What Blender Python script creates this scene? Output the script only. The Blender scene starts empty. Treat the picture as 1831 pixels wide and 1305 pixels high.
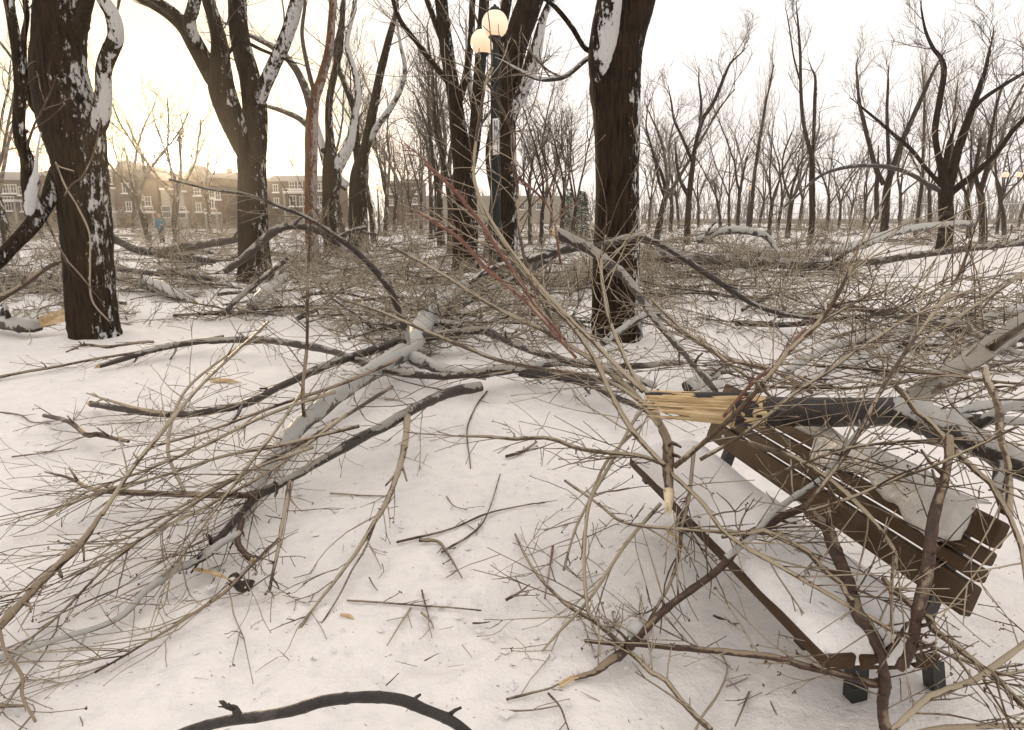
import bpy, math, random
import numpy as np
from mathutils import Vector

# ------------------------------------------------------------------ camera, sky, sun, exposure
SC = bpy.context.scene
F, HZ, H = 1220.0, 383.0, 1.7                      # focal length in photo pixels, horizon row, eye height
PITCH = math.atan((652.5 - HZ) / F)
CP, SP = math.cos(PITCH), math.sin(PITCH)
cam = bpy.data.cameras.new('camera')
cam.sensor_fit = 'HORIZONTAL'; cam.sensor_width = 36.0
cam.lens = 36.0 * F / 1831.0
cam.clip_start = 0.05; cam.clip_end = 3000
camo = bpy.data.objects.new('camera', cam)
SC.collection.objects.link(camo)
camo.location = (0, 0, H)
camo.rotation_euler = (math.pi / 2 - PITCH, 0, 0)
SC.camera = camo

SUN = Vector((-0.504, 1.043, 0.089)).normalized()   # towards the sun
SUN_EL = math.asin(SUN.z); SUN_AZ = math.atan2(SUN.x, SUN.y)
world = bpy.data.worlds.new('World'); SC.world = world; world.use_nodes = True
wn, wl = world.node_tree.nodes, world.node_tree.links
wn.clear()
w_out = wn.new('ShaderNodeOutputWorld'); w_bg = wn.new('ShaderNodeBackground')
w_sky = wn.new('ShaderNodeTexSky'); w_sky.sky_type = 'NISHITA'; w_sky.sun_disc = False
w_sky.sun_elevation = SUN_EL; w_sky.sun_rotation = SUN_AZ
w_sky.air_density = 1.0; w_sky.dust_density = 3.0; w_sky.ozone_density = 1.0
# thin even overcast over the clear sky
w_mix = wn.new('ShaderNodeMix'); w_mix.data_type = 'RGBA'; w_mix.blend_type = 'MIX'
w_mix.inputs[0].default_value = 0.92
w_mix.inputs[7].default_value = (9.0, 8.35, 8.0, 1)
wl.new(w_sky.outputs[0], w_mix.inputs[6])
# bright haze around the sun
w_geo = wn.new('ShaderNodeNewGeometry')
w_dot = wn.new('ShaderNodeVectorMath'); w_dot.operation = 'DOT_PRODUCT'
w_dot.inputs[1].default_value = (-SUN.x, -SUN.y, -SUN.z)
wl.new(w_geo.outputs['Incoming'], w_dot.inputs[0])
def _glow(power, amp, prev, col):
    mx = wn.new('ShaderNodeMath'); mx.operation = 'MAXIMUM'; mx.inputs[1].default_value = 0.0
    wl.new(w_dot.outputs['Value'], mx.inputs[0])
    pw = wn.new('ShaderNodeMath'); pw.operation = 'POWER'; pw.inputs[1].default_value = power
    wl.new(mx.outputs[0], pw.inputs[0])
    m = wn.new('ShaderNodeVectorMath'); m.operation = 'SCALE'
    m.inputs[0].default_value = tuple(c * amp for c in col); wl.new(pw.outputs[0], m.inputs['Scale'])
    a = wn.new('ShaderNodeVectorMath'); a.operation = 'ADD'
    wl.new(prev, a.inputs[0]); wl.new(m.outputs[0], a.inputs[1])
    return a.outputs[0]
# the air round the low sun is yellower, the sun itself a white burst
w_mx = wn.new('ShaderNodeMath'); w_mx.operation = 'MAXIMUM'; w_mx.inputs[1].default_value = 0.0; wl.new(w_dot.outputs['Value'], w_mx.inputs[0])
w_pw = wn.new('ShaderNodeMath'); w_pw.operation = 'POWER'; w_pw.inputs[1].default_value = 45.0; wl.new(w_mx.outputs[0], w_pw.inputs[0])
w_tint = wn.new('ShaderNodeMix'); w_tint.data_type = 'RGBA'; w_tint.blend_type = 'MULTIPLY'; w_tint.inputs[7].default_value = (1.0, .88, .56, 1)
wl.new(w_pw.outputs[0], w_tint.inputs[0]); wl.new(w_mix.outputs[2], w_tint.inputs[6])
g = _glow(5000, 90.0, w_tint.outputs[2], (1, .97, .9))
wl.new(g, w_bg.inputs[0]); w_bg.inputs[1].default_value = 0.1
wl.new(w_bg.outputs[0], w_out.inputs[0])

sun = bpy.data.lights.new('sun', 'SUN'); sun.energy = 2.2; sun.angle = math.radians(3); sun.color = (1.0, .74, .44)
suno = bpy.data.objects.new('sun', sun); SC.collection.objects.link(suno)
suno.rotation_euler = SUN.to_track_quat('Z', 'Y').to_euler()

vs = SC.view_settings
vs.view_transform = 'Standard'; vs.look = 'None'; vs.exposure = 0.48; vs.gamma = 1.0; vs.use_curve_mapping = False
SC.cycles.use_denoising = True
SC.cycles.max_bounces = 6; SC.cycles.diffuse_bounces = 2; SC.cycles.glossy_bounces = 2
SC.cycles.transmission_bounces = 4; SC.cycles.transparent_max_bounces = 6; SC.cycles.volume_bounces = 1

# ------------------------------------------------------------------ helpers
rng = np.random.default_rng(7)
COL = SC.collection

def ray(x, y):
    b = (y - 652.5) / F
    return np.array([(x - 915.5) / F, CP - b * SP, -(SP + b * CP)])
def gp(x, y, h=0.0):                                # where the sight line meets height h
    r = ray(x, y); t = (H - h) / -r[2]
    return np.array([0, 0, H]) + t * r
def at(x, y, D):                                    # the same at ground distance D
    r = ray(x, y); return np.array([0, 0, H]) + r * (D / r[1])
def depth(p):
    return p[1] * CP - (p[2] - H) * SP
def pxm(px, p):                                     # photo pixels to metres at point p
    return px / F * depth(p)
def proj(p):
    d = np.asarray(p) - np.array([0, 0, H]); f = d[1] * CP - d[2] * SP
    return 915.5 + F * d[0] / f, 652.5 + F * (-d[2] * CP - d[1] * SP) / f
def nrm(v):
    return v / (np.linalg.norm(v) + 1e-9)

_tab = np.random.default_rng(3).random((64, 64))
def vnoise(x, y):
    x = np.asarray(x, float); y = np.asarray(y, float)
    xi = np.floor(x).astype(int); yi = np.floor(y).astype(int)
    fx = x - xi; fy = y - yi
    fx = fx * fx * (3 - 2 * fx); fy = fy * fy * (3 - 2 * fy)
    a = _tab[xi % 64, yi % 64]; b = _tab[(xi + 1) % 64, yi % 64]
    c = _tab[xi % 64, (yi + 1) % 64]; d = _tab[(xi + 1) % 64, (yi + 1) % 64]
    return (a * (1 - fx) + b * fx) * (1 - fy) + (c * (1 - fx) + d * fx) * fy - 0.5
def gz(x, y):
    x = np.asarray(x, float); y = np.asarray(y, float)
    z = 0.05 * vnoise(x * .45 + 3, y * .45) + 0.030 * vnoise(x * 1.3, y * 1.3 + 9) + 0.030 * vnoise(x * 3.1 + 5, y * 3.1)
    far = np.clip((y - 9) / 20, 0, 1)
    z = z + far * 0.28 * vnoise(x * .16, y * .16 + 2)
    return z

_tl = _tab.tolist()
def _v1(x, y):
    xi = math.floor(x); yi = math.floor(y); fx = x - xi; fy = y - yi
    fx = fx * fx * (3 - 2 * fx); fy = fy * fy * (3 - 2 * fy); r0 = _tl[xi % 64]; r1 = _tl[(xi + 1) % 64]; a = yi % 64; b = (yi + 1) % 64
    return (r0[a] * (1 - fx) + r1[a] * fx) * (1 - fy) + (r0[b] * (1 - fx) + r1[b] * fx) * fy - .5
def gz1(x, y):
    return 0.05 * _v1(x * .45 + 3, y * .45) + 0.030 * _v1(x * 1.3, y * 1.3 + 9) + 0.030 * _v1(x * 3.1 + 5, y * 3.1) + min(1, max(0, (y - 9) / 20)) * .28 * _v1(x * .16, y * .16 + 2)

def tag(o, label=None, cat=None, group=None, kind=None):
    if label: o['label'] = label
    if cat: o['category'] = cat
    if group: o['group'] = group
    if kind: o['kind'] = kind
    return o
def empty(name, loc, label=None, cat=None, group=None):
    o = bpy.data.objects.new(name, None); COL.objects.link(o); o.location = loc; o.empty_display_size = .1
    return tag(o, label, cat, group)

class MB:
    """collects pieces of mesh; build() links them as one object"""
    def __init__(s):
        s.v = []; s.q = []; s.t = []; s.qm = []; s.tm = []; s.n = 0
    def add(s, v, q=None, t=None, m=0):
        v = np.asarray(v, float)
        if q is not None and len(q):
            q = np.asarray(q, int); s.q.append(q + s.n); s.qm.append(np.full(len(q), m))
        if t is not None and len(t):
            t = np.asarray(t, int); s.t.append(t + s.n); s.tm.append(np.full(len(t), m))
        s.v.append(v); s.n += len(v)
    def tube(s, p, r, k=5, m=0, cap=True, squash=None):
        p = np.asarray(p, float); r = np.asarray(r, float); n = len(p)
        tg = np.gradient(p, axis=0); tg /= np.linalg.norm(tg, axis=1)[:, None] + 1e-9
        mt = np.abs(tg).mean(0)
        ref = np.eye(3)[int(np.argmin(mt))]
        a = ref - tg * (tg @ ref)[:, None]; a /= np.linalg.norm(a, axis=1)[:, None] + 1e-9
        b = np.cross(tg, a)
        th = np.arange(k) * 2 * np.pi / k
        rr = r[:, None] if squash is None else r[:, None] * squash
        v = p[:, None, :] + (a[:, None, :] * np.cos(th)[None, :, None] + b[:, None, :] * np.sin(th)[None, :, None]) * rr[:, :, None]
        v = v.reshape(-1, 3)
        i = np.arange(n - 1)[:, None] * k; j = np.arange(k)[None, :]; j2 = (j + 1) % k
        q = np.stack([i + j, i + j2, i + k + j2, i + k + j], -1).reshape(-1, 4)
        t = None
        if cap:
            v = np.vstack([v, p[0], p[-1]]); c0, c1 = n * k, n * k + 1
            jj = np.arange(k); j2 = (jj + 1) % k
            t = np.vstack([np.stack([np.full(k, c0), j2, jj], -1), np.stack([np.full(k, c1), (n - 1) * k + jj, (n - 1) * k + j2], -1)])
        s.add(v, q, t, m)
        return s
    def box(s, c, d, rot=0.0, m=0):
        c = np.asarray(c, float); hx, hy, hz = np.asarray(d, float) / 2
        v = np.array([[x, y, z] for z in (-hz, hz) for y in (-hy, hy) for x in (-hx, hx)])
        if rot:
            co, si = math.cos(rot), math.sin(rot); v = np.stack([v[:, 0] * co - v[:, 1] * si, v[:, 0] * si + v[:, 1] * co, v[:, 2]], -1)
        s.add(v + c, [[0, 2, 3, 1], [4, 5, 7, 6], [0, 1, 5, 4], [2, 6, 7, 3], [0, 4, 6, 2], [1, 3, 7, 5]], m=m)
        return s
    def prism(s, poly, d, m=0):
        """polygon (list of 3-vectors) extruded by vector d"""
        a = np.asarray(poly, float); n = len(a); b = a + np.asarray(d, float)
        v = np.vstack([a, b, a.mean(0), b.mean(0)]); j = np.arange(n); j2 = (j + 1) % n
        s.add(v, np.stack([j, j2, n + j2, n + j], -1), np.vstack([np.stack([np.full(n, 2 * n), j2, j], -1), np.stack([np.full(n, 2 * n + 1), n + j, n + j2], -1)]), m)
        return s
    def lathe(s, prof, k=16, c=(0, 0, 0), m=0):
        prof = np.asarray(prof, float); n = len(prof); th = np.arange(k) * 2 * np.pi / k
        v = np.stack([prof[:, 0:1] * np.cos(th), prof[:, 0:1] * np.sin(th), np.repeat(prof[:, 1:2], k, 1)], -1).reshape(-1, 3) + np.asarray(c, float)
        i = np.arange(n - 1)[:, None] * k; j = np.arange(k)[None, :]; j2 = (j + 1) % k
        s.add(v, np.stack([i + j, i + j2, i + k + j2, i + k + j], -1).reshape(-1, 4), None, m)
        return s
    def blob(s, c, r, m=0, jit=0.25):
        v = np.array([[1, 0, 0], [-1, 0, 0], [0, 1, 0], [0, -1, 0], [0, 0, 1], [0, 0, -1]], float)
        v = v * (1 + jit * (rng.random((6, 1)) - .5)) * r + np.asarray(c)
        s.add(v, None, [[0, 2, 4], [2, 1, 4], [1, 3, 4], [3, 0, 4], [2, 0, 5], [1, 2, 5], [3, 1, 5], [0, 3, 5]], m)
        return s
    def data(s):
        v = np.vstack(s.v) if s.v else np.zeros((0, 3))
        q = np.vstack(s.q) if s.q else np.zeros((0, 4), int); t = np.vstack(s.t) if s.t else np.zeros((0, 3), int)
        qm = np.concatenate(s.qm) if s.qm else np.zeros(0, int); tm = np.concatenate(s.tm) if s.tm else np.zeros(0, int)
        return v, q, t, qm, tm
    def mesh(s, name, mats, org=(0, 0, 0), smooth=True):
        v, q, t, qm, tm = s.data()
        me = bpy.data.meshes.new(name)
        me.vertices.add(len(v)); me.vertices.foreach_set('co', (v - np.asarray(org, float)).astype(np.float32).ravel())
        lp = np.concatenate([q.ravel(), t.ravel()]).astype(np.int32)
        me.loops.add(len(lp)); me.loops.foreach_set('vertex_index', lp)
        npoly = len(q) + len(t); me.polygons.add(npoly)
        st = np.concatenate([np.arange(len(q)) * 4, len(q) * 4 + np.arange(len(t)) * 3]).astype(np.int32)
        me.polygons.foreach_set('loop_start', st)
        me.polygons.foreach_set('material_index', np.concatenate([qm, tm]).astype(np.int32))
        me.polygons.foreach_set('use_smooth', np.full(npoly, smooth))
        for m in (mats if isinstance(mats, (list, tuple)) else [mats]): me.materials.append(m)
        me.update(calc_edges=True)
        return me
    def build(s, name, mats, parent=None, org=None, smooth=True, bevel=0):
        """org: the object's own origin in world space (its parent's for a part)"""
        if org is None: org = (0, 0, 0)
        me = s.mesh(name, mats, org, smooth)
        o = bpy.data.objects.new(name, me); COL.objects.link(o)
        if parent is not None: o.parent = parent
        else: o.location = org
        if bevel:
            b = o.modifiers.new('bevel', 'BEVEL'); b.width = bevel; b.segments = 2; b.limit_method = 'ANGLE'
        return o

def smooth(ctrl, m=6):
    """Catmull-Rom through control rows of any width"""
    c = np.asarray(ctrl, float); n = len(c)
    if n < 3:
        return c[0] + (c[-1] - c[0]) * np.linspace(0, 1, m + 1)[:, None]
    p = np.vstack([2 * c[0] - c[1], c, 2 * c[-1] - c[-2]])
    t = (np.arange(m) / m)[:, None]; out = []
    for i in range(1, n):
        a, b, d, e = p[i - 1], p[i], p[i + 1], p[i + 2]
        out.append(.5 * (2 * b + (d - a) * t + (2 * a - 5 * b + 4 * d - e) * t ** 2 + (3 * b - a - 3 * d + e) * t ** 3))
    return np.vstack(out + [c[-1:]])

def grow(start, d, L, r0, r1, n, R, wob=.14, pull=(0, 0, 0), floor=True):
    """a wandering twig: points and radii"""
    p = np.array(start, float); d = nrm(np.asarray(d, float)); pts = [p.copy()]; pull = np.asarray(pull, float)
    bend = R.normal(0, .38, 3) * wob
    for i in range(n):
        d = nrm(d + R.normal(0, wob, 3) + pull + bend)
        p = p + d * (L / n)
        if floor:
            f = gz1(p[0], p[1]) + .012
            if p[2] < f: p[2] = f; d[2] = abs(d[2]) * .25
        pts.append(p.copy())
    return np.array(pts), np.linspace(r0, r1, n + 1)
def side_dir(t, ang, R, up=0.0, flat=None):
    q = nrm(np.cross(t, R.normal(0, 1, 3)))
    d = nrm(t * math.cos(ang) + q * math.sin(ang))
    if flat: d[2] *= flat
    return nrm(d + np.array([0, 0, up]))
def take(p, f):
    i = f * (len(p) - 1); a = int(min(len(p) - 2, max(0, math.floor(i)))); w = i - a
    return p[a] * (1 - w) + p[a + 1] * w, nrm(p[a + 1] - p[a])

# ------------------------------------------------------------------ materials
def mat(name):
    m = bpy.data.materials.new(name); m.use_nodes = True
    return m, m.node_tree.nodes, m.node_tree.links, m.node_tree.nodes['Principled BSDF']
def N(n, t, **kw):
    x = n.new(t)
    for k, v in kw.items(): setattr(x, k, v)
    return x
def noise(n, l, scale, detail=4, rough=.55, vec=None, stretch=None):
    t = N(n, 'ShaderNodeTexNoise'); t.inputs['Scale'].default_value = scale; t.inputs['Detail'].default_value = detail; t.inputs['Roughness'].default_value = rough
    if vec is None:
        g_ = N(n, 'ShaderNodeNewGeometry'); vec = g_.outputs['Position']
    if stretch:
        mp = N(n, 'ShaderNodeMapping'); mp.inputs['Scale'].default_value = stretch; l.new(vec, mp.inputs[0]); vec = mp.outputs[0]
    l.new(vec, t.inputs['Vector'])
    return t.outputs['Fac']
def ramp(n, l, src, stops):
    r = N(n, 'ShaderNodeValToRGB'); e = r.color_ramp.elements
    while len(e) < len(stops): e.new(.5)
    for x, (p, c) in zip(e, stops):
        x.position = p; x.color = c if isinstance(c, tuple) and len(c) == 4 else ((*c, 1) if isinstance(c, tuple) else (c, c, c, 1))
    l.new(src, r.inputs[0]); return r.outputs[0]
def mixc(n, l, f, a, b):
    m = N(n, 'ShaderNodeMix', data_type='RGBA')
    for s, v in ((0, f), (6, a), (7, b)):
        if isinstance(v, (int, float)): m.inputs[s].default_value = v
        elif isinstance(v, tuple): m.inputs[s].default_value = (*v, 1)
        else: l.new(v, m.inputs[s])
    return m.outputs[2]
def mth(n, l, op, a, b=None, clamp=False):
    m = N(n, 'ShaderNodeMath', operation=op); m.use_clamp = clamp
    for s, v in ((0, a), (1, b)):
        if v is None: continue
        if isinstance(v, (int, float)): m.inputs[s].default_value = v
        else: l.new(v, m.inputs[s])
    return m.outputs[0]
def bump(n, l, bs, h, strength=.4, dist=.02):
    b = N(n, 'ShaderNodeBump'); b.inputs['Strength'].default_value = strength; b.inputs['Distance'].default_value = dist
    l.new(h, b.inputs['Height']); l.new(b.outputs[0], bs.inputs['Normal'])
def facing(n, l, d):
    """how far the surface turns to direction d (snow and rime settle by direction)"""
    g_ = N(n, 'ShaderNodeNewGeometry'); v = N(n, 'ShaderNodeVectorMath', operation='DOT_PRODUCT')
    l.new(g_.outputs['Normal'], v.inputs[0]); v.inputs[1].default_value = tuple(Vector(d).normalized())
    return v.outputs['Value']

def mat_plain(name, c, rough=.7, var=.25, scale=8, bmp=.15, metal=0.0):
    m, n, l, b = mat(name)
    f = noise(n, l, scale)
    l.new(mixc(n, l, f, tuple(x * (1 - var) for x in c), tuple(min(1, x * (1 + var)) for x in c)), b.inputs['Base Color'])
    b.inputs['Roughness'].default_value = rough; b.inputs['Metallic'].default_value = metal
    if bmp: bump(n, l, b, f, bmp, .01)
    return m
def mat_snow(name, specks=True, base=(.89, .857, .815)):
    m, n, l, b = mat(name)
    big = noise(n, l, 1.6, 5); fine = noise(n, l, 45, 3, .7); mid = noise(n, l, 9, 4, .6)
    c = mixc(n, l, ramp(n, l, big, [(.3, 0.), (.75, 1.)]), tuple(x * .94 for x in base), base)
    c = mixc(n, l, ramp(n, l, mid, [(.36, .5), (.52, 0.)]), c, (.72, .712, .70))        # greyer icy crust
    if specks:
        v = N(n, 'ShaderNodeTexVoronoi'); v.inputs['Scale'].default_value = 17; v.inputs['Randomness'].default_value = 1
        g_ = N(n, 'ShaderNodeNewGeometry'); l.new(g_.outputs['Position'], v.inputs['Vector'])
        patch = ramp(n, l, noise(n, l, 2.3, 3), [(.5, 0.), (.62, 1.)])
        s = mth(n, l, 'MULTIPLY', ramp(n, l, v.outputs['Distance'], [(.05, .8), (.11, 0.)]), patch)
        c = mixc(n, l, s, c, (.24, .18, .12))
    l.new(c, b.inputs['Base Color'])
    l.new(ramp(n, l, mid, [(.35, .55), (.6, .85)]), b.inputs['Roughness'])
    b.inputs['Specular IOR Level'].default_value = .2
    b.inputs['Subsurface Weight'].default_value = .0
    h = mth(n, l, 'ADD', mth(n, l, 'MULTIPLY', mid, 1.0), mth(n, l, 'MULTIPLY', fine, .35))
    bump(n, l, b, h, .6, .04)
    return m
def mat_bark(name, dark, lite, snow=.5, thr=.62, sc=1.0, wind=(.8, -.32, .42)):
    """furrowed bark with wind-plastered snow on its weather side"""
    m, n, l, b = mat(name)
    fur = noise(n, l, 30 * sc, 4, .65, stretch=(1, 1, .10)); big = noise(n, l, 2.2 * sc, 3)
    c = mixc(n, l, ramp(n, l, fur, [(.40, 0.), (.58, 1.)]), dark, lite)
    c = mixc(n, l, ramp(n, l, big, [(.4, 0.), (.7, .45)]), c, tuple(x * 1.25 for x in lite))
    patch = noise(n, l, 14 * sc, 5, .72, stretch=(1, 1, .45)); low = noise(n, l, 1.7, 2)
    patch = mth(n, l, 'ADD', mth(n, l, 'MULTIPLY', patch, 1.5), mth(n, l, 'MULTIPLY', low, .5)); patch = mth(n, l, 'SUBTRACT', patch, .5)
    f = mth(n, l, 'ADD', mth(n, l, 'MULTIPLY', facing(n, l, wind), .6), mth(n, l, 'MULTIPLY', patch, 1.0))
    f = mth(n, l, 'ADD', f, mth(n, l, 'MULTIPLY', mth(n, l, 'SUBTRACT', fur, .5), .35))
    f = mth(n, l, 'SUBTRACT', f, .3); f = ramp(n, l, f, [(thr - .12, 0.), (thr - .05, 1.)])
    f = mth(n, l, 'MULTIPLY', f, snow * 1.6, True)
    l.new(mixc(n, l, f, c, (.60, .595, .58)), b.inputs['Base Color'])
    b.inputs['Roughness'].default_value = .85; b.inputs['Specular IOR Level'].default_value = .12
    bump(n, l, b, mth(n, l, 'ADD', fur, mth(n, l, 'MULTIPLY', f, .6)), 1.0, .05)
    return m
def mat_ice_branch(name, bark, tan, ice, amount=.5, up=.5, gloss=.35, sc=1.0):
    """bark glazed with rime: bare brown stretches, pale ice where it faces up"""
    m, n, l, b = mat(name)
    st = noise(n, l, 3.2 * sc, 4, .6); fi = noise(n, l, 38 * sc, 4, .6)
    oi = N(n, 'ShaderNodeObjectInfo')
    c = mixc(n, l, ramp(n, l, fi, [(.35, 0.), (.65, 1.)]), bark, tan)
    f = mth(n, l, 'ADD', mth(n, l, 'MULTIPLY', facing(n, l, (.25, -.3, .9)), up), st)
    f = mth(n, l, 'ADD', f, mth(n, l, 'MULTIPLY', mth(n, l, 'SUBTRACT', oi.outputs['Random'], .5), .28))
    f = mth(n, l, 'ADD', f, mth(n, l, 'MULTIPLY', mth(n, l, 'SUBTRACT', fi, .5), .55))
    f = mth(n, l, 'ADD', f, mth(n, l, 'MULTIPLY', mth(n, l, 'SUBTRACT', st, .5), 1.5))
    e = 1.0 - amount
    f = ramp(n, l, f, [(max(0, e - .06), 0.), (min(1, e + .08), 1.)])
    c = mixc(n, l, f, c, ice)
    l.new(c, b.inputs['Base Color'])
    b.inputs['Roughness'].default_value = .5; b.inputs['Coat Weight'].default_value = gloss; b.inputs['Coat Roughness'].default_value = .22
    rings = noise(n, l, 90 * sc, 2, .5); bump(n, l, b, mth(n, l, 'ADD', fi, mth(n, l, 'MULTIPLY', rings, .5)), .9, .008)
    return m

M = {}
M['snow'] = mat_snow('snow')
M['snowcap'] = mat_snow('snow_cap', False, (.82, .80, .78))
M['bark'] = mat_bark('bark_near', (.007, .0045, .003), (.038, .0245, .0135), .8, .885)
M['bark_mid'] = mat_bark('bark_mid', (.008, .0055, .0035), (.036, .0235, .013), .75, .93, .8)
M['bark_red'] = mat_bark('bark_reddish', (.06, .028, .015), (.17, .08, .04), .3, .66)
M['bark_far'] = mat_bark('bark_far', (.018, .013, .009), (.060, .043, .028), .5, .86, .5)
M['bark_snowy'] = mat_bark('bark_snow_plastered', (.010, .007, .0045), (.045, .030, .018), 1.0, .42, wind=(.6, -.5, .6))
M['limb_ice'] = mat_ice_branch('limb_ice', (.012, .008, .005), (.045, .031, .02), (.42, .415, .385), .45, .66, .1, 1.4)
M['limb_dark'] = mat_ice_branch('limb_dark', (.012, .0075, .0045), (.045, .029, .018), (.28, .262, .225), .02, .55, .1)
M['black'] = mat_ice_branch('limb_wet_black', (.010, .007, .006), (.026, .018, .013), (.05, .04, .035), .10, .15, .08)
M['tan'] = mat_ice_branch('twig_rimed_tan', (.042, .023, .010), (.115, .073, .035), (.36, .298, .205), .34, .56, .12)
M['brown'] = mat_ice_branch('twig_brown', (.028, .012, .006), (.080, .038, .017), (.26, .20, .13), .14, .56, .1)
M['red'] = mat_ice_branch('twig_red', (.10, .034, .018), (.19, .075, .038), (.34, .25, .17), .22, .2, .3)
M['bud'] = mat_plain('bud', (.095, .032, .018), .6, .4, 60, 0)
M['brush'] = mat_ice_branch('brush_twigs', (.040, .025, .012), (.125, .085, .042), (.41, .352, .25), .42, .5, .03)
M['fartwig'] = mat_ice_branch('far_twigs', (.035, .025, .016), (.09, .068, .045), (.20, .17, .13), .25, .3, 0)
M['poplar'] = mat_ice_branch('poplar_twigs', (.15, .115, .075), (.24, .19, .13), (.3, .26, .2), .3, .2, 0)
M['limb_tan'] = mat_ice_branch('limb_grey_tan', (.03, .02, .011), (.11, .08, .048), (.28, .255, .205), .34, .55, .1, .9)
M['wood'] = None
def mat_wood(name, a, b_, dirt):
    m, n, l, b = mat(name)
    g1 = noise(n, l, 30, 5, .6, stretch=(.12, 1, 1.6)); g2 = noise(n, l, 6, 3)
    c = mixc(n, l, ramp(n, l, g1, [(.3, 0.), (.7, 1.)]), a, b_)
    c = mixc(n, l, ramp(n, l, g2, [(.55, 0.), (.72, .7)]), c, dirt)
    l.new(c, b.inputs['Base Color']); b.inputs['Roughness'].default_value = .6
    bump(n, l, b, g1, .8, .008)
    return m
M['wood'] = mat_wood('fresh_split_wood', (.46, .31, .145), (.72, .57, .34), (.30, .15, .06))
M['woodpale'] = mat_wood('fresh_cut_wood', (.62, .50, .32), (.78, .68, .48), (.5, .34, .18))
M['ice_grey'], _n, _l, _b = mat('grey_ice_crust')
_l.new(mixc(_n, _l, noise(_n, _l, 9, 5), (.40, .38, .33), (.70, .68, .64)), _b.inputs['Base Color'])
_b.inputs['Roughness'].default_value = .3; bump(_n, _l, _b, noise(_n, _l, 22, 5), .9, .02)
M['ice'], _n, _l, _b = mat('clear_ice')
_l.new(mixc(_n, _l, noise(_n, _l, 12), (.55, .56, .54), (.74, .74, .71)), _b.inputs['Base Color'])
_b.inputs['Roughness'].default_value = .22; _b.inputs['Transmission Weight'].default_value = .35; _b.inputs['IOR'].default_value = 1.31
bump(_n, _l, _b, noise(_n, _l, 25), .4, .01)

# ------------------------------------------------------------------ ground
def axis(fine, half, step, grow_):
    a = [0.0]; s = step
    while a[-1] < half:
        if a[-1] > fine: s *= grow_
        a.append(a[-1] + s)
    return np.array(a)
xa = axis(4.5, 330, .045, 1.045); xs = np.concatenate([-xa[:0:-1], xa])
ys = np.concatenate([np.linspace(-60, .2, 12), .25 + axis(7.5, 330, .04, 1.03)])
gx, gy = np.meshgrid(xs, ys)
gzv = gz(gx, gy) + .016 * vnoise(gx * 8, gy * 8) + .009 * vnoise(gx * 19 + 7, gy * 19)
for (px, py, rad, dep) in ((430, 1048, .11, .13), (1560, 1230, .45, -.06), (1400, 1050, .35, -.035), (173, 600, .62, -.07), (1101, 600, .62, -.07), (780, 1150, .13, .035), (1180, 1130, .10, .03),
                           (930, 1060, .10, .025), (470, 1190, .12, .02), (1100, 900, .2, .03), (640, 1010, .13, .02), (280, 1180, .1, .02)):
    q = gp(px, py); gzv -= dep * np.exp(-((gx - q[0]) ** 2 + (gy - q[1]) ** 2) / rad ** 2)
# trodden dimples and low drifts in the near snow
_R = np.random.default_rng(41)
for _ in range(120):
    q = gp(_R.uniform(0, 1831), _R.uniform(620, 1300)); s = _R.uniform(.05, .16); d = _R.uniform(-.030, .016)
    m_ = (np.abs(gx - q[0]) < 3 * s) & (np.abs(gy - q[1]) < 3 * s)
    gzv[m_] += d * np.exp(-((gx[m_] - q[0]) ** 2 / s ** 2 + (gy[m_] - q[1]) ** 2 / (s * _R.uniform(.5, 1.2)) ** 2))
ni, nj = gx.shape
ii, jj = np.meshgrid(np.arange(ni - 1), np.arange(nj - 1), indexing='ij')
a_ = (ii * nj + jj).ravel()
mb = MB(); mb.add(np.stack([gx.ravel(), gy.ravel(), gzv.ravel()], -1), np.stack([a_, a_ + 1, a_ + nj + 1, a_ + nj], -1))
CONTACT = []                                        # where branches press into the snow
GROUND = tag(mb.build('ground', M['snow']), 'snow-covered park ground with a dirty icy crust', kind='structure')

# ------------------------------------------------------------------ houses along the street behind the park
def mat_brick(name, a, b_):
    m, n, l, b = mat(name)
    t = N(n, 'ShaderNodeTexBrick'); t.inputs['Scale'].default_value = 3.0
    t.inputs['Color1'].default_value = (*a, 1); t.inputs['Color2'].default_value = (*b_, 1); t.inputs['Mortar'].default_value = (.2, .18, .15, 1)
    g_ = N(n, 'ShaderNodeNewGeometry'); mp = N(n, 'ShaderNodeMapping'); mp.inputs['Rotation'].default_value = (math.pi / 2, 0, 0)
    l.new(g_.outputs['Position'], mp.inputs[0]); l.new(mp.outputs[0], t.inputs[0])
    l.new(mixc(n, l, ramp(n, l, noise(n, l, .7), [(.35, 0.), (.7, .6)]), t.outputs[0], tuple(x * .6 for x in a)), b.inputs['Base Color'])
    b.inputs['Roughness'].default_value = .85
    return m
M['brick'] = mat_brick('brown_brick', (.085, .05, .028), (.115, .072, .042))
M['brick2'] = mat_brick('dull_brick', (.10, .068, .043), (.13, .092, .06))
M['stone'] = mat_plain('grey_stone', (.30, .27, .22), .85, .25, 3)
M['roof'] = mat_plain('slate_roof_with_thin_snow', (.20, .19, .18), .8, .4, 1.2)
M['trim'] = mat_plain('window_trim', (.55, .53, .48), .6, .1, 4, 0)
M['pane'] = mat_plain('window_pane', (.06, .065, .07), .12, .3, .5, 0)
M['rail'] = mat_plain('painted_rail', (.30, .29, .27), .6)

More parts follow.
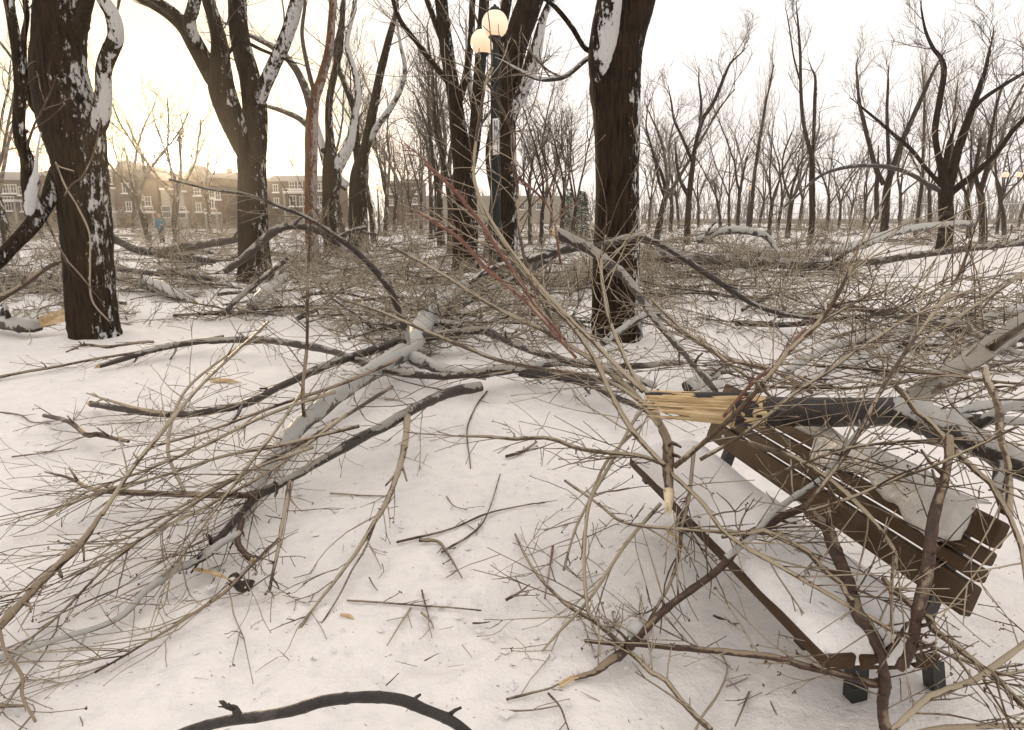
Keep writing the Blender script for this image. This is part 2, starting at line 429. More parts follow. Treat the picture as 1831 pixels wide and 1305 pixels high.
def house(label, D, wall, roof, gable=None, wins=(), bays=(), balc=(), chim=(), mw='brick', flat=False, dep=9.0):
    """wall (x0,x1) px; roof (eave y, ridge y); gable (x0,x1,eave y,peak y)"""
    X = lambda x: at(x, 350, D)[0]
    Z = lambda y: at(915, y, D)[2]
    x0, x1 = X(wall[0]), X(wall[1]); ze, zr = Z(roof[0]), Z(roof[1]); cx = (x0 + x1) / 2
    rt = empty('house' if not flat else 'apartment_block', (cx, D, 0), label, 'house' if not flat else 'building', 'houses beyond the park')
    org = (cx, D, 0)
    mb = MB(); mb.box((cx, D + dep / 2, ze / 2 - .3), (x1 - x0, dep, ze + .6)); mb.build('wall', M[mw], rt, org, False)
    if flat:
        mb = MB(); mb.box((cx, D + dep / 2, ze + (zr - ze) / 2), (x1 - x0 + .3, dep + .3, zr - ze)); mb.build('parapet', M['stone'], rt, org, False)
    else:
        o_ = .35
        mb = MB(); mb.prism([(x0 - o_, D - o_, ze), (x0 - o_, D + dep / 2, zr), (x0 - o_, D + dep + o_, ze)], (x1 - x0 + 2 * o_, 0, 0))
        mb.build('roof', M['roof'], rt, org, False)
    if gable:
        a, b = X(gable[0]), X(gable[1]); e, p = Z(gable[2]), Z(gable[3])
        mb = MB(); mb.prism([(a, D - .8, -.3), (b, D - .8, -.3), (b, D - .8, e), ((a + b) / 2, D - .8, p), (a, D - .8, e)], (0, dep / 2, 0))
        mb.build('gable_wall', M[mw], rt, org, False)
        mb = MB()
        for s0, s1 in ((a - .25, (a + b) / 2), (b + .25, (a + b) / 2)):
            mb.prism([(s0, D - 1.05, e - .05), (s1, D - 1.05, p + .12), (s1, D - 1.05, p + .34), (s0, D - 1.05, e + .2)], (0, dep / 2, 0))
        mb.build('gable_roof', M['roof'], rt, org, False)
    def front(x):
        return D - .8 if gable and X(gable[0]) < x < X(gable[1]) else D
    for (a, t, b, bt) in wins:
        xa_, xb_, zt, zb = X(a), X(b), Z(t), Z(bt); c = (xa_ + xb_) / 2; f = front(c); w_ = .09
        mb = MB()
        for bx in ((xa_, zb, w_, zt - zb), (xb_, zb, w_, zt - zb), (c, zb, .05, zt - zb)):
            mb.box((bx[0], f - .06, bx[1] + bx[3] / 2), (bx[2], .14, bx[3]))
        for z_ in (zb, zt, (zb + zt) / 2):
            mb.box((c, f - .064, z_), (xb_ - xa_ + .2, .15, .09 if z_ != (zb + zt) / 2 else .05))
        wo = mb.build('window', M['trim'], rt, org, False)
        mb = MB(); mb.box((c, f - .02, (zb + zt) / 2), (xb_ - xa_, .05, zt - zb)); mb.build('pane', M['pane'], wo, org, False)
        mb = MB(); mb.box((c, f - .14, zb - .1), (xb_ - xa_ + .35, .3, .12)); mb.build('sill', M['snowcap'], wo, org, False)
    for (a, t, b, bt) in bays:                       # three-sided bay with a snowy cap
        xa_, xb_, zt, zb = X(a), X(b), Z(t), Z(bt); w_ = xb_ - xa_
        mb = MB(); mb.prism([(xa_, D, zb), (xa_ + w_ * .22, D - 1.1, zb), (xb_ - w_ * .22, D - 1.1, zb), (xb_, D, zb)], (0, 0, zt - zb))
        bo = mb.build('bay', M['stone'], rt, org, False)
        mb = MB(); mb.prism([(xa_ - .2, D, zt), (xa_ + w_ * .2, D - 1.3, zt), (xb_ - w_ * .2, D - 1.3, zt), (xb_ + .2, D, zt)], (0, 0, .22))
        mb.build('bay_roof', M['snowcap'], bo, org, False)
        h = zt - zb
        for fl in range(max(1, int(h / 2.6))):
            zz = zb + 1.0 + fl * 2.6
            for u in (.36, .64):
                mb = MB(); mb.box((xa_ + w_ * u, D - 1.13, zz + .65), (.62, .1, 1.4)); wo = mb.build('window', M['trim'], bo, org, False)
                for dz in (-.33, .33):
                    mb = MB(); mb.box((xa_ + w_ * u, D - 1.19, zz + .65 + dz), (.48, .03, .58)); mb.build('pane', M['pane'], bo, org, False)
    for (a, t, b, bt) in balc:
        xa_, xb_, zt, zb = X(a), X(b), Z(t), Z(bt)
        mb = MB(); mb.box(((xa_ + xb_) / 2, D - .8, zb), (xb_ - xa_, 1.5, .16))
        bo = mb.build('balcony', M['trim'], rt, org, False)
        mb = MB(); mb.box(((xa_ + xb_) / 2, D - 1.5, zt), (xb_ - xa_, .08, .09))
        for u in np.linspace(xa_, xb_, max(3, int((xb_ - xa_) / .3))): mb.box((u, D - 1.5, (zt + zb) / 2), (.05, .05, zt - zb))
        mb.build('railing', M['trim'], bo, org, False)
        for u in (xa_ + .1, xb_ - .1):
            mb = MB(); mb.box((u, D - 1.4, zb / 2), (.14, .14, zb)); mb.build('post', M['rail'], bo, org, False)
        mb = MB(); mb.box(((xa_ + xb_) / 2, D - .8, zb + .14), (xb_ - xa_ - .1, 1.3, .12)); mb.build('snow_layer', M['snowcap'], bo, org, False)
    for (a, t, b) in chim:
        mb = MB(); mb.box(((X(a) + X(b)) / 2, D + dep * .45, (Z(t) + ze) / 2), (X(b) - X(a), .9, Z(t) - ze)); mb.build('chimney', M['brick'], rt, org, False)
    return rt
house('brown brick house at the far left edge, mostly hidden by the forked trunk', 84, (-60, 62), (322, 303), None,
      [(8, 330, 18, 345), (22, 330, 32, 345), (8, 358, 18, 376), (36, 334, 45, 348), (36, 360, 46, 377)], balc=[(0, 352, 40, 360)], mw='brick2')
house('gabled brown brick house with white windows between the big left trunk and the sun', 85, (64, 246), (314, 297), (215, 245, 316, 292),
      [(192, 317, 204, 328), (228, 328, 238, 345), (231, 361, 240, 377), (100, 330, 110, 345), (120, 330, 130, 345), (100, 360, 110, 377)],
      bays=[(186, 338, 212, 402)], balc=[(196, 372, 214, 380)], chim=[(206, 288, 211)])
house('brown brick house with a snow-capped bay, straight below the sun', 86, (248, 318), (322, 303), (262, 288, 322, 302),
      [(252, 340, 260, 356), (265, 352, 275, 368), (296, 334, 305, 350), (296, 360, 305, 377)], bays=[(290, 340, 316, 403)], balc=[(255, 372, 282, 380)])
house('brown brick house with a pointed gable, last of the left row', 85, (320, 398), (318, 304), (341, 366, 324, 300),
      [(354, 336, 364, 349), (355, 363, 363, 378), (375, 340, 384, 354), (373, 352, 382, 372), (386, 342, 394, 356)], bays=[(321, 344, 339, 404)], balc=[(322, 372, 342, 380), (372, 374, 394, 382)], chim=[(388, 297, 393)])
house('low pale house between the left row and the two-stemmed tree', 95, (399, 470), (348, 341), None, [(405, 355, 412, 367), (418, 355, 425, 367)], mw='stone', flat=True)
house('brick block with white balconies between the two-stemmed tree and the reddish trunk', 88, (476, 592), (324, 310), None,
      [(519, 325, 528, 338), (534, 325, 542, 338), (518, 350, 529, 368), (536, 352, 545, 368), (566, 327, 575, 340), (566, 352, 576, 368), (490, 330, 498, 343), (490, 354, 498, 370)],
      balc=[(513, 338, 548, 345), (562, 366, 582, 372)], mw='brick2')
house('plain brick block with a flat roof at the end of the tree alley', 100, (694, 748), (327, 323), None,
      [(697, 336, 702, 346), (697, 356, 702, 366), (738, 354, 745, 364), (738, 336, 745, 346)], mw='brick2', flat=True, chim=[(717, 318, 746)])
house('long low building far behind the lamp post and its trunk', 118, (752, 1050), (358, 350), None,
      [(770, 364, 780, 376), (810, 364, 820, 376), (930, 362, 938, 374), (960, 362, 968, 374)], mw='stone', flat=True)

# ------------------------------------------------------------------ tall field fence on the right
fy = 118.0
fx0, fx1 = at(1148, 365, fy)[0], at(1990, 365, fy)[0]
rt = empty('field_fence', (fx0, fy, 0), 'tall wire field fence with a pale top rail behind the far right trees', 'fence')
zt = at(915, 364, fy)[2]
for x_ in np.arange(fx0, fx1, 4.0):
    mb = MB(); mb.tube([(x_, fy, -.2), (x_, fy, zt + .1)], [.06, .06], 6); mb.build('post', M['rail'], rt, (fx0, fy, 0))
mb = MB(); mb.box(((fx0 + fx1) / 2, fy, zt), (fx1 - fx0, .14, .13)); mb.build('top_rail', M['trim'], rt, (fx0, fy, 0))
mb = MB(); mb.box(((fx0 + fx1) / 2, fy, zt * .52), (fx1 - fx0, .08, .10)); mb.build('middle_rail', M['rail'], rt, (fx0, fy, 0))
mb = MB(); mb.box(((fx0 + fx1) / 2, fy + .03, .55), (fx1 - fx0, .06, .8)); mb.build('kick_boards', M['stone'], rt, (fx0, fy, 0))
mb = MB()
for x_ in np.arange(fx0, fx1, .28): mb.tube([(x_, fy, .2), (x_, fy, zt)], [.014, .014], 3, cap=False)
for z_ in np.arange(.3, zt, .3): mb.tube([(fx0, fy, z_), (fx1, fy, z_)], [.012, .012], 3, cap=False)
tag(mb.build('wire_mesh', M['rail'], rt, (fx0, fy, 0)), kind='stuff')
# ------------------------------------------------------------------ far-off wood beyond the fence
R = np.random.default_rng(5); mb = MB()
for i in range(980):
    px = R.uniform(-260, 2150); D = R.uniform(135, 200)
    b = at(px, 390, D); hgt = R.uniform(3.5, 9.5) * (1.1 if px > 1100 else .8) * (.65 if R.random() < .5 else 1)
    p, r = grow((b[0], D, -.2), (R.normal(0, .1), 0, 1), hgt, .12, .04, 4, R, .06, floor=False); mb.tube(p, r, 3)
    for j in range(9):
        q, t = take(p, R.uniform(.15, 1)); d = side_dir(t, R.uniform(.3, 1.0), R, .5)
        pp, rr = grow(q, d, hgt * R.uniform(.2, .5), .06, .025, 3, R, .15, floor=False); mb.tube(pp, rr, 3, cap=False)
tag(mb.build('distant_wood', M['fartwig']), 'far-off belt of bare trees along the horizon', 'wood', kind='stuff')

# ------------------------------------------------------------------ standing trees
def pix_stem(D, tr, dd=0.0, ext=0.0, base=False, m=6, R=rng, tip=True):
    """traced centre line (x, y, width in px) at distance D, running dd metres deeper by its end"""
    n = len(tr); rows = []
    for i, (x, y, w_) in enumerate(tr):
        p = at(x, y, D + dd * i / max(1, n - 1)); rows.append([*p, pxm(w_ / 2, p)])
    if base:
        p = rows[0]; g0 = float(gz(p[0], p[1]))
        rows.insert(0, [p[0], p[1], g0 - .25, p[3] * 1.4])
        if p[2] - g0 > .5: rows.insert(1, [p[0] , p[1], g0 + .25, p[3] * 1.08])
    if ext:
        a, b = np.array(rows[-2][:3]), np.array(rows[-1][:3]); d = nrm(b - a); d = nrm(d + np.array([0, 0, .25]))
        for s, k_ in ((.35, .86), (.7, .66), (1.0, .4)):
            q = b + d * ext * s + rng.normal(0, .05, 3) * ext * s; rows.append([*q, rows[-1][3] * .9 if s < .5 else rows[-1][3] * .75])
    elif tip:
        a, b = np.array(rows[-2][:3]), np.array(rows[-1][:3]); d = nrm(b - a); L = min(1.6, rows[-1][3] * 16)
        for s in (.5, 1.0):
            q = b + d * L * s + rng.normal(0, .06, 3) * L * s + np.array([0, 0, .06 * L * s]); rows.append([*q, rows[-1][3] * .55])
    c = smooth(rows, m)
    return c[:, :3], np.maximum(.004, c[:, 3])
def rough_tube(mb, p, r, k, R, amp=.06):
    n = len(p); s = np.concatenate([[0], np.cumsum(np.linalg.norm(np.diff(p, axis=0), axis=1))])[:, None] / (np.mean(r) * 1.4); th = np.arange(k)[None, :]
    o = R.random() * 40
    an = np.repeat(th, n, 0) * 2 * np.pi / k
    sq = 1 + amp * 2 * vnoise(s * .5 + o + 1.3 * np.cos(an), 20 + 1.3 * np.sin(an) + s * .17) + amp * R.normal(0, .35, (n, k)) * .5
    mb.tube(p, r, k, squash=sq)
def crown(mb, p, r, R, n, L, lev, f0=.3, up=.25, rmin=.006, ang=(.35, .95), k=4, wob=.13, pull=.05):
    for i in range(n):
        f = f0 + (1 - f0) * (i + R.random()) / max(1, n); f = min(f, .999)
        q, t = take(p, f); rr = np.interp(f, np.linspace(0, 1, len(r)), r)
        l_ = L * R.uniform(.45, 1.2)
        d = side_dir(t, R.uniform(*ang), R, up)
        r0 = max(rmin, min(rr * .62, .006 + .012 * l_)); ns = max(4, min(10, int(l_ / .22)))
        pp, rad = grow(q, d, l_, r0, max(rmin * .75, r0 * .4), ns, R, wob, (0, 0, pull), floor=False)
        mb.tube(pp, rad, k if lev > 0 else 3, cap=False)
        if lev > 0: crown(mb, pp, rad, R, max(3, int(n * .6)), L * .5, lev - 1, .2, up, rmin, ang, 3, wob, pull)
def tree(label, D, stems, bark='bark_mid', limb='bark_mid', seed=1, twigs=(9, 1.6, 1), rmin=.007, name='bare_tree', k=18, trunk_amp=.06, up=.25, group=None, mats=None):
    """stems: dicts with tr, dd, ext, mat; the first is the trunk"""
    R = np.random.default_rng(seed)
    x, y, w_ = stems[0]['tr'][0]; b = at(x, y, D); org = (b[0], b[1], float(gz(b[0], b[1])))
    rt = empty(name, org, label, 'tree', group)
    cr = MB()
    for i, s in enumerate(stems):
        p, r = pix_stem(D + s.get('d0', 0), s['tr'], s.get('dd', 0), s.get('ext', 0), base=(i == 0), m=s.get('m', 7))
        if i == 0 or s.get('flare'):
            pass
        else: r[0:2] *= .9
        mb = MB(); rough_tube(mb, p, r, k if i == 0 else max(8, k // 2), R, trunk_amp)
        if 'knob' in s:
            for (f, sz) in s['knob']:
                q, t = take(p, f); e = side_dir(t, 1.3, R); rr = np.interp(f, np.linspace(0, 1, len(r)), r)
                mb.tube([q + e * rr * .4, q + e * rr * (1 + sz * .6), q + e * rr * (1 + sz)], [rr * .5, rr * .38, rr * .22], 8)
        mb.build('trunk' if i == 0 else 'limb', M[s.get('mat', bark if i == 0 else limb)], rt, org)
        n_, L_, lev_ = s.get('twigs', twigs)
        if n_: crown(cr, p, r, R, n_, L_, lev_, s.get('f0', .45 if i == 0 else .3), up, rmin)
    if cr.n: cr.build('crown', M[mats or 'fartwig'], rt, org)
    return rt

# the two big near trunks
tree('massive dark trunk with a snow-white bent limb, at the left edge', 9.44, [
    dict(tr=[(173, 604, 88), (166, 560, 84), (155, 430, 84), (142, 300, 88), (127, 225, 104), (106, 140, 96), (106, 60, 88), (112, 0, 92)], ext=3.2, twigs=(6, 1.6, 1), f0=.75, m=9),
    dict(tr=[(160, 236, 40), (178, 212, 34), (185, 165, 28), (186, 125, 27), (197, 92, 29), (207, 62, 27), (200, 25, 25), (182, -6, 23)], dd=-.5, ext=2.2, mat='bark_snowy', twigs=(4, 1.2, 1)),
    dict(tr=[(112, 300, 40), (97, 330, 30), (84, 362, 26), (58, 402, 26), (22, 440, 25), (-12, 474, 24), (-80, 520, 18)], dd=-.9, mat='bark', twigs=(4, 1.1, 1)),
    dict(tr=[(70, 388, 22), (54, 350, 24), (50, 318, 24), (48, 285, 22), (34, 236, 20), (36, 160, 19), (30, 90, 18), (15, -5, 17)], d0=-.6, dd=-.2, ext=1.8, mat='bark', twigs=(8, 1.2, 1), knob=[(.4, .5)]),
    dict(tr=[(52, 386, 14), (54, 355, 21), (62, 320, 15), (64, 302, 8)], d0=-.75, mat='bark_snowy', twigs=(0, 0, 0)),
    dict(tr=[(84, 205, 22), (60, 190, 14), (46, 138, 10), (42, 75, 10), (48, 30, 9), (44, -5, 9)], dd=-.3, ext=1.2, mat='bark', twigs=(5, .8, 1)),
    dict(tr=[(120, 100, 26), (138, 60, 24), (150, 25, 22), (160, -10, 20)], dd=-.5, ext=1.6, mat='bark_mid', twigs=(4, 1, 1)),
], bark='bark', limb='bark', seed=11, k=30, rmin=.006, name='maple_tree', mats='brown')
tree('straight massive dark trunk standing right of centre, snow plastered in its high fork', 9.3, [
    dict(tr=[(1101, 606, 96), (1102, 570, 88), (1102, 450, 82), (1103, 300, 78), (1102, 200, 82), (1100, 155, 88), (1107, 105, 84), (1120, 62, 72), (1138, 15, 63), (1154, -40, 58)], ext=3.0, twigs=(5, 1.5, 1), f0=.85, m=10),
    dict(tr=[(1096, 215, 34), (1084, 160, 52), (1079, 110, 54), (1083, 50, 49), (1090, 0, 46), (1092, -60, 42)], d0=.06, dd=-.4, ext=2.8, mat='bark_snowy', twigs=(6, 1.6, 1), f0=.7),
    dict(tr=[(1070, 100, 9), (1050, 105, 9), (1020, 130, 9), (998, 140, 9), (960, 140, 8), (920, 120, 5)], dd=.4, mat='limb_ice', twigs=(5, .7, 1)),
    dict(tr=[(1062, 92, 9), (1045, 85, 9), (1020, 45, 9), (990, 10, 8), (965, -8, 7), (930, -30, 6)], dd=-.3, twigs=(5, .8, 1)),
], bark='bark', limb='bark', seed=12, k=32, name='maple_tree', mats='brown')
# trees of the alley
tree('dark two-stemmed tree with snow along its left limb, in front of the sunlit houses', 17.5, [
    dict(tr=[(455, 470, 56), (453, 400, 52), (452, 330, 50), (450, 285, 50), (455, 240, 44), (456, 190, 42), (447, 140, 38), (434, 90, 34), (426, 40, 33), (424, 0, 32), (420, -50, 30)], dd=.4, ext=3, twigs=(7, 1.8, 1), f0=.5),
    dict(tr=[(446, 285, 36), (428, 245, 40), (412, 205, 44), (396, 160, 46), (394, 125, 40), (393, 80, 30), (384, 40, 24), (372, 0, 22), (362, -40, 20)], dd=-.4, ext=3, twigs=(7, 1.8, 1)),
    dict(tr=[(388, 150, 34), (370, 118, 32), (352, 85, 31), (332, 50, 28), (300, 20, 25), (250, -8, 22), (190, -40, 20)], dd=-1.0, ext=2, twigs=(8, 1.6, 1)),
    dict(tr=[(348, 78, 22), (339, 40, 22), (345, 15, 21), (352, -15, 20)], d0=-.6, dd=-.6, ext=2, mat='bark_snowy', twigs=(4, 1.2, 1)),
    dict(tr=[(462, 185, 24), (474, 150, 25), (492, 110, 25), (512, 65, 25), (526, 20, 24), (535, -20, 22)], dd=-.8, ext=2.6, mat='bark_snowy', twigs=(7, 1.5, 1)),
    dict(tr=[(400, 105, 7), (430, 75, 6), (470, 90, 6), (520, 110, 4)], dd=-.5, twigs=(4, .9, 0)),
], seed=13, k=22, name='maple_tree', mats='fartwig')
tree('slender reddish-brown trunk forking in a Y above the brick block', 24, [
    dict(tr=[(557, 405, 22), (556, 330, 22), (557, 250, 23), (559, 200, 22), (563, 172, 20), (575, 140, 16), (588, 90, 15), (593, 40, 14), (597, -10, 13)], ext=3, twigs=(8, 1.8, 1), f0=.5),
    dict(tr=[(558, 200, 18), (548, 165, 16), (532, 130, 14), (514, 105, 13), (490, 85, 11), (462, 70, 9), (430, 55, 6)], dd=-.8, mat='limb_dark', twigs=(7, 1.6, 1)),
    dict(tr=[(556, 230, 12), (535, 212, 10), (510, 200, 9), (480, 190, 7)], dd=.5, mat='limb_dark', twigs=(4, 1.1, 0)),
    dict(tr=[(560, 160, 9), (548, 110, 8), (540, 60, 7), (545, 10, 6)], dd=.4, ext=1.5, mat='limb_dark', twigs=(5, 1.2, 1)),
], bark='bark_red', limb='bark_mid', seed=14, k=16)
tree('gnarled tree with a snowy burl at its fork, right of the reddish trunk', 28, [
    dict(tr=[(592, 402, 30), (591, 350, 30), (594, 315, 34), (592, 290, 28), (590, 250, 16), (588, 190, 13), (596, 140, 12), (608, 90, 10), (612, 40, 9)], ext=2.5, twigs=(10, 1.8, 1), f0=.45, knob=[(.42, .6)]),
    dict(tr=[(598, 305, 24), (612, 282, 22), (626, 255, 18), (632, 220, 14), (640, 170, 12), (632, 120, 10), (620, 80, 9), (632, 20, 8)], dd=-.6, ext=2, mat='bark_snowy', twigs=(9, 1.6, 1)),
    dict(tr=[(586, 300, 18), (578, 270, 15), (570, 240, 13), (560, 205, 11)], dd=.6, mat='bark_snowy', twigs=(3, 1.2, 0)),
], seed=15, k=16)
tree('dark tree with a long snow-lined limb arching right, in the middle of the alley', 32, [
    dict(tr=[(640, 398, 34), (640, 350, 32), (640, 310, 26), (648, 280, 20), (658, 245, 18), (668, 190, 16), (680, 130, 14), (695, 70, 12), (706, 30, 9)], ext=.6, twigs=(9, 1.7, 1), f0=.4),
    dict(tr=[(654, 262, 13), (675, 225, 12), (700, 190, 11), (718, 155, 9), (724, 120, 8), (716, 80, 6)], dd=-.6, mat='limb_ice', twigs=(8, 1.5, 1)),
    dict(tr=[(642, 300, 16), (636, 250, 14), (634, 200, 12), (616, 150, 10), (600, 100, 9), (610, 40, 8)], dd=.6, ext=2, twigs=(8, 1.6, 1)),
    dict(tr=[(622, 335, 18), (600, 320, 16), (596, 330, 8)], dd=-.3, mat='bark_snowy', twigs=(0, 0, 0)),
], seed=16, k=14)
tree('stout leaning trunk behind the lamp post with a broken snowy stub', 18.6, [
    dict(tr=[(906, 462, 40), (906, 400, 38), (905, 330, 38), (905, 270, 38), (904, 210, 38), (908, 160, 38), (916, 110, 40), (928, 60, 44), (944, 15, 46), (960, -30, 44)], dd=.2, ext=3, twigs=(6, 1.8, 1), f0=.6),
    dict(tr=[(910, 215, 22), (926, 180, 25), (940, 145, 27), (951, 115, 27), (958, 92, 24)], dd=-.4, mat='bark_snowy', twigs=(3, .9, 0)),
    dict(tr=[(900, 190, 18), (893, 120, 20), (896, 60, 20), (905, 10, 18)], d0=.3, dd=.6, ext=2.4, twigs=(5, 1.4, 1)),
], seed=17, k=20, name='maple_tree', mats='brown')
tree('dark many-limbed tree left of the lamp post', 21, [
    dict(tr=[(832, 440, 46), (832, 380, 44), (830, 320, 40), (824, 270, 34), (818, 220, 29), (812, 170, 26), (802, 110, 25), (794, 50, 24), (788, -10, 23)], dd=.3, ext=3, twigs=(8, 1.8, 1), f0=.45),
    dict(tr=[(836, 310, 26), (848, 250, 24), (853, 190, 22), (857, 130, 21), (862, 60, 20), (866, -10, 19)], dd=-.6, ext=2.6, twigs=(7, 1.7, 1)),
    dict(tr=[(812, 160, 13), (796, 140, 11), (772, 110, 10), (745, 75, 9), (715, 35, 9), (700, -10, 8)], dd=-1, ext=1.5, twigs=(8, 1.4, 1)),
    dict(tr=[(822, 180, 14), (834, 130, 13), (842, 70, 12), (845, 0, 11)], dd=.8, ext=2, twigs=(6, 1.5, 1)),
    dict(tr=[(826, 290, 15), (845, 265, 13), (852, 220, 12), (842, 170, 10), (838, 120, 9)], dd=.4, mat='limb_ice', twigs=(6, 1.2, 1)),
    dict(tr=[(805, 105, 12), (782, 50, 11), (760, -10, 10)], dd=.5, ext=2, twigs=(5, 1.4, 1)),
], seed=18, k=18, name='maple_tree', mats='fartwig')

far = []                                            # procedural bare trees; labels are given in order at the end
def proc_tree(px, D, ytop, w_, nlead, spread, seed, lean=0.0, fork=.3, bark='bark_far', tw='fartwig', style='fan', note='bare tree'):
    R = np.random.default_rng(seed); b = at(px, 395, D); b[2] = float(gz(b[0], b[1])); org = tuple(b)
    Ht = at(px, ytop, D)[2]; r0 = pxm(w_ / 2, b) * .84
    rt = empty('bare_tree', org, 'x', 'tree', 'bare trees across the park'); cr = MB(); tr = MB()
    rm = max(.006, .00018 * D)
    if style == 'column':
        p, r = grow(b - [0, 0, .2], (lean, 0, 1), Ht + .2, r0, r0 * .3, 10, R, .03, floor=False); rough_tube(tr, p, r, 8, R)
        for i in range(70):
            q, t = take(p, R.uniform(.12, .98)); d = side_dir(t, R.uniform(.2, .5), R, .9)
            pp, rr = grow(q, d, Ht * R.uniform(.10, .3), .02, rm, 5, R, .08, (0, 0, .12), floor=False); cr.tube(pp, rr, 3, cap=False)
            crown(cr, pp, rr, R, 4, Ht * .08, 0, .2, .6, rm)
    else:
        hf = Ht * fork
        p, r = grow(b - [0, 0, .25], (lean * .3, R.normal(0, .03), 1), hf + .25, r0 * 1.15, r0 * .85, 7, R, .04, floor=False); rough_tube(tr, p, r, 10, R)
        ph = R.uniform(0, 6.28)
        for i in range(nlead):
            a = spread * ((i + .5) / nlead * 2 - 1) if nlead > 1 else R.normal(0, .08)
            d = np.array([math.sin(a) + lean, .6 * math.sin(a * 1.3 + ph + i * 2.1), math.cos(a) + .2])
            f = R.uniform(.62, 1.0) if i % 2 else R.uniform(.85, 1.05)
            s_, _ = take(p, R.uniform(.82, .99)); ll = (Ht - hf) * f / max(.6, math.cos(a))
            pp, rr = grow(s_, d, ll, r0 * R.uniform(.5, .72), max(rm, r0 * .16), 12, R, .085, (0, 0, .035), floor=False)
            mb = tr if i < 2 else cr
            if R.random() < .3:                       # snapped off by the ice
                c = int(len(pp) * R.uniform(.55, .8)); pp, rr = pp[:c], rr[:c]
            mb.tube(pp, rr, 7)
            crown(cr, pp, rr, R, R.integers(7, 11), ll * .36, 2 if D < 48 else 1, .25, .22, rm, (.35, .95), 4)
    tr.build('trunk', M[bark], rt, org); cr.build('crown', M[tw], rt, org)
    far.append((px, rt, note, D)); return rt
for a in [  # px, D, top y, width px, leaders, spread, seed
    (8, 33, 20, 17, 3, .35, 101), (-40, 28, 60, 18, 3, .4, 102), (70, 52, 190, 9, 3, .4, 133),
    (262, 44, 150, 13, 5, .75, 103), (312, 41, 120, 13, 5, .55, 104), (236, 62, 215, 8, 4, .6, 105), (375, 60, 200, 8, 3, .4, 106),
    (668, 40, 60, 12, 4, .4, 107), (688, 52, 140, 10, 4, .4, 108), (704, 66, 180, 8, 4, .45, 109), (722, 82, 215, 7, 4, .4, 110), (612, 46, 90, 12, 3, .35, 134),
    (806, 30, 20, 18, 4, .4, 111), (788, 37, 70, 15, 4, .4, 112), (770, 46, 130, 11, 4, .45, 113), (752, 60, 190, 8, 4, .45, 114), (740, 76, 220, 7, 4, .4, 115), (868, 28, 40, 16, 3, .3, 135),
    (948, 40, 150, 8, 4, .5, 116), (968, 35, 130, 9, 4, .5, 117), (1004, 33, 100, 10, 4, .35, 118), (1022, 38, 170, 8, 3, .35, 119), (985, 56, 190, 7, 4, .4, 136),
    (1174, 44, 150, 14, 5, .6, 120), (1288, 60, 230, 7, 4, .5, 121), (1200, 66, 190, 8, 4, .5, 137), (1320, 64, 150, 8, 3, .3, 138), (1250, 90, 250, 6, 4, .5, 139),
    (1378, 50, 180, 9, 4, .35, 122), (1410, 52, 165, 10, 4, .55, 123), (1500, 84, 240, 6, 4, .5, 124), (1520, 100, 260, 5, 4, .5, 140), (1358, 96, 230, 6, 4, .4, 141),
    (1736, 52, 130, 10, 4, .45, 125), (1764, 40, 60, 15, 4, .45, 126), (1800, 60, 200, 9, 4, .5, 127), (1850, 44, 70, 12, 4, .5, 128), (1664, 62, 140, 8, 4, .4, 142), (1900, 36, 40, 16, 4, .5, 143),
    (1160, 78, 220, 6, 4, .5, 150), (1215, 84, 200, 6, 4, .5, 151), (1305, 80, 190, 6, 4, .45, 152), (1392, 76, 200, 7, 4, .5, 153), (1430, 90, 230, 6, 4, .5, 154), (1478, 72, 210, 7, 4, .5, 155), (1545, 82, 200, 6, 4, .5, 156), (1610, 78, 170, 7, 4, .5, 157), (1720, 84, 180, 6, 4, .5, 158), (1785, 76, 170, 7, 4, .5, 159), (1822, 88, 190, 6, 4, .5, 160)]:
    proc_tree(*a)
proc_tree(1342, 58, 120, 10, 1, .1, 129, style='column', tw='poplar', note='slim upright poplar'); proc_tree(1640, 54, 110, 10, 1, .1, 130, style='column', tw='poplar', note='slim upright poplar')
proc_tree(1700, 70, 130, 9, 1, .1, 131, style='column', tw='poplar', note='slim upright poplar'); proc_tree(905, 64, 150, 8, 1, .1, 132, style='column', tw='poplar', note='slim upright poplar')
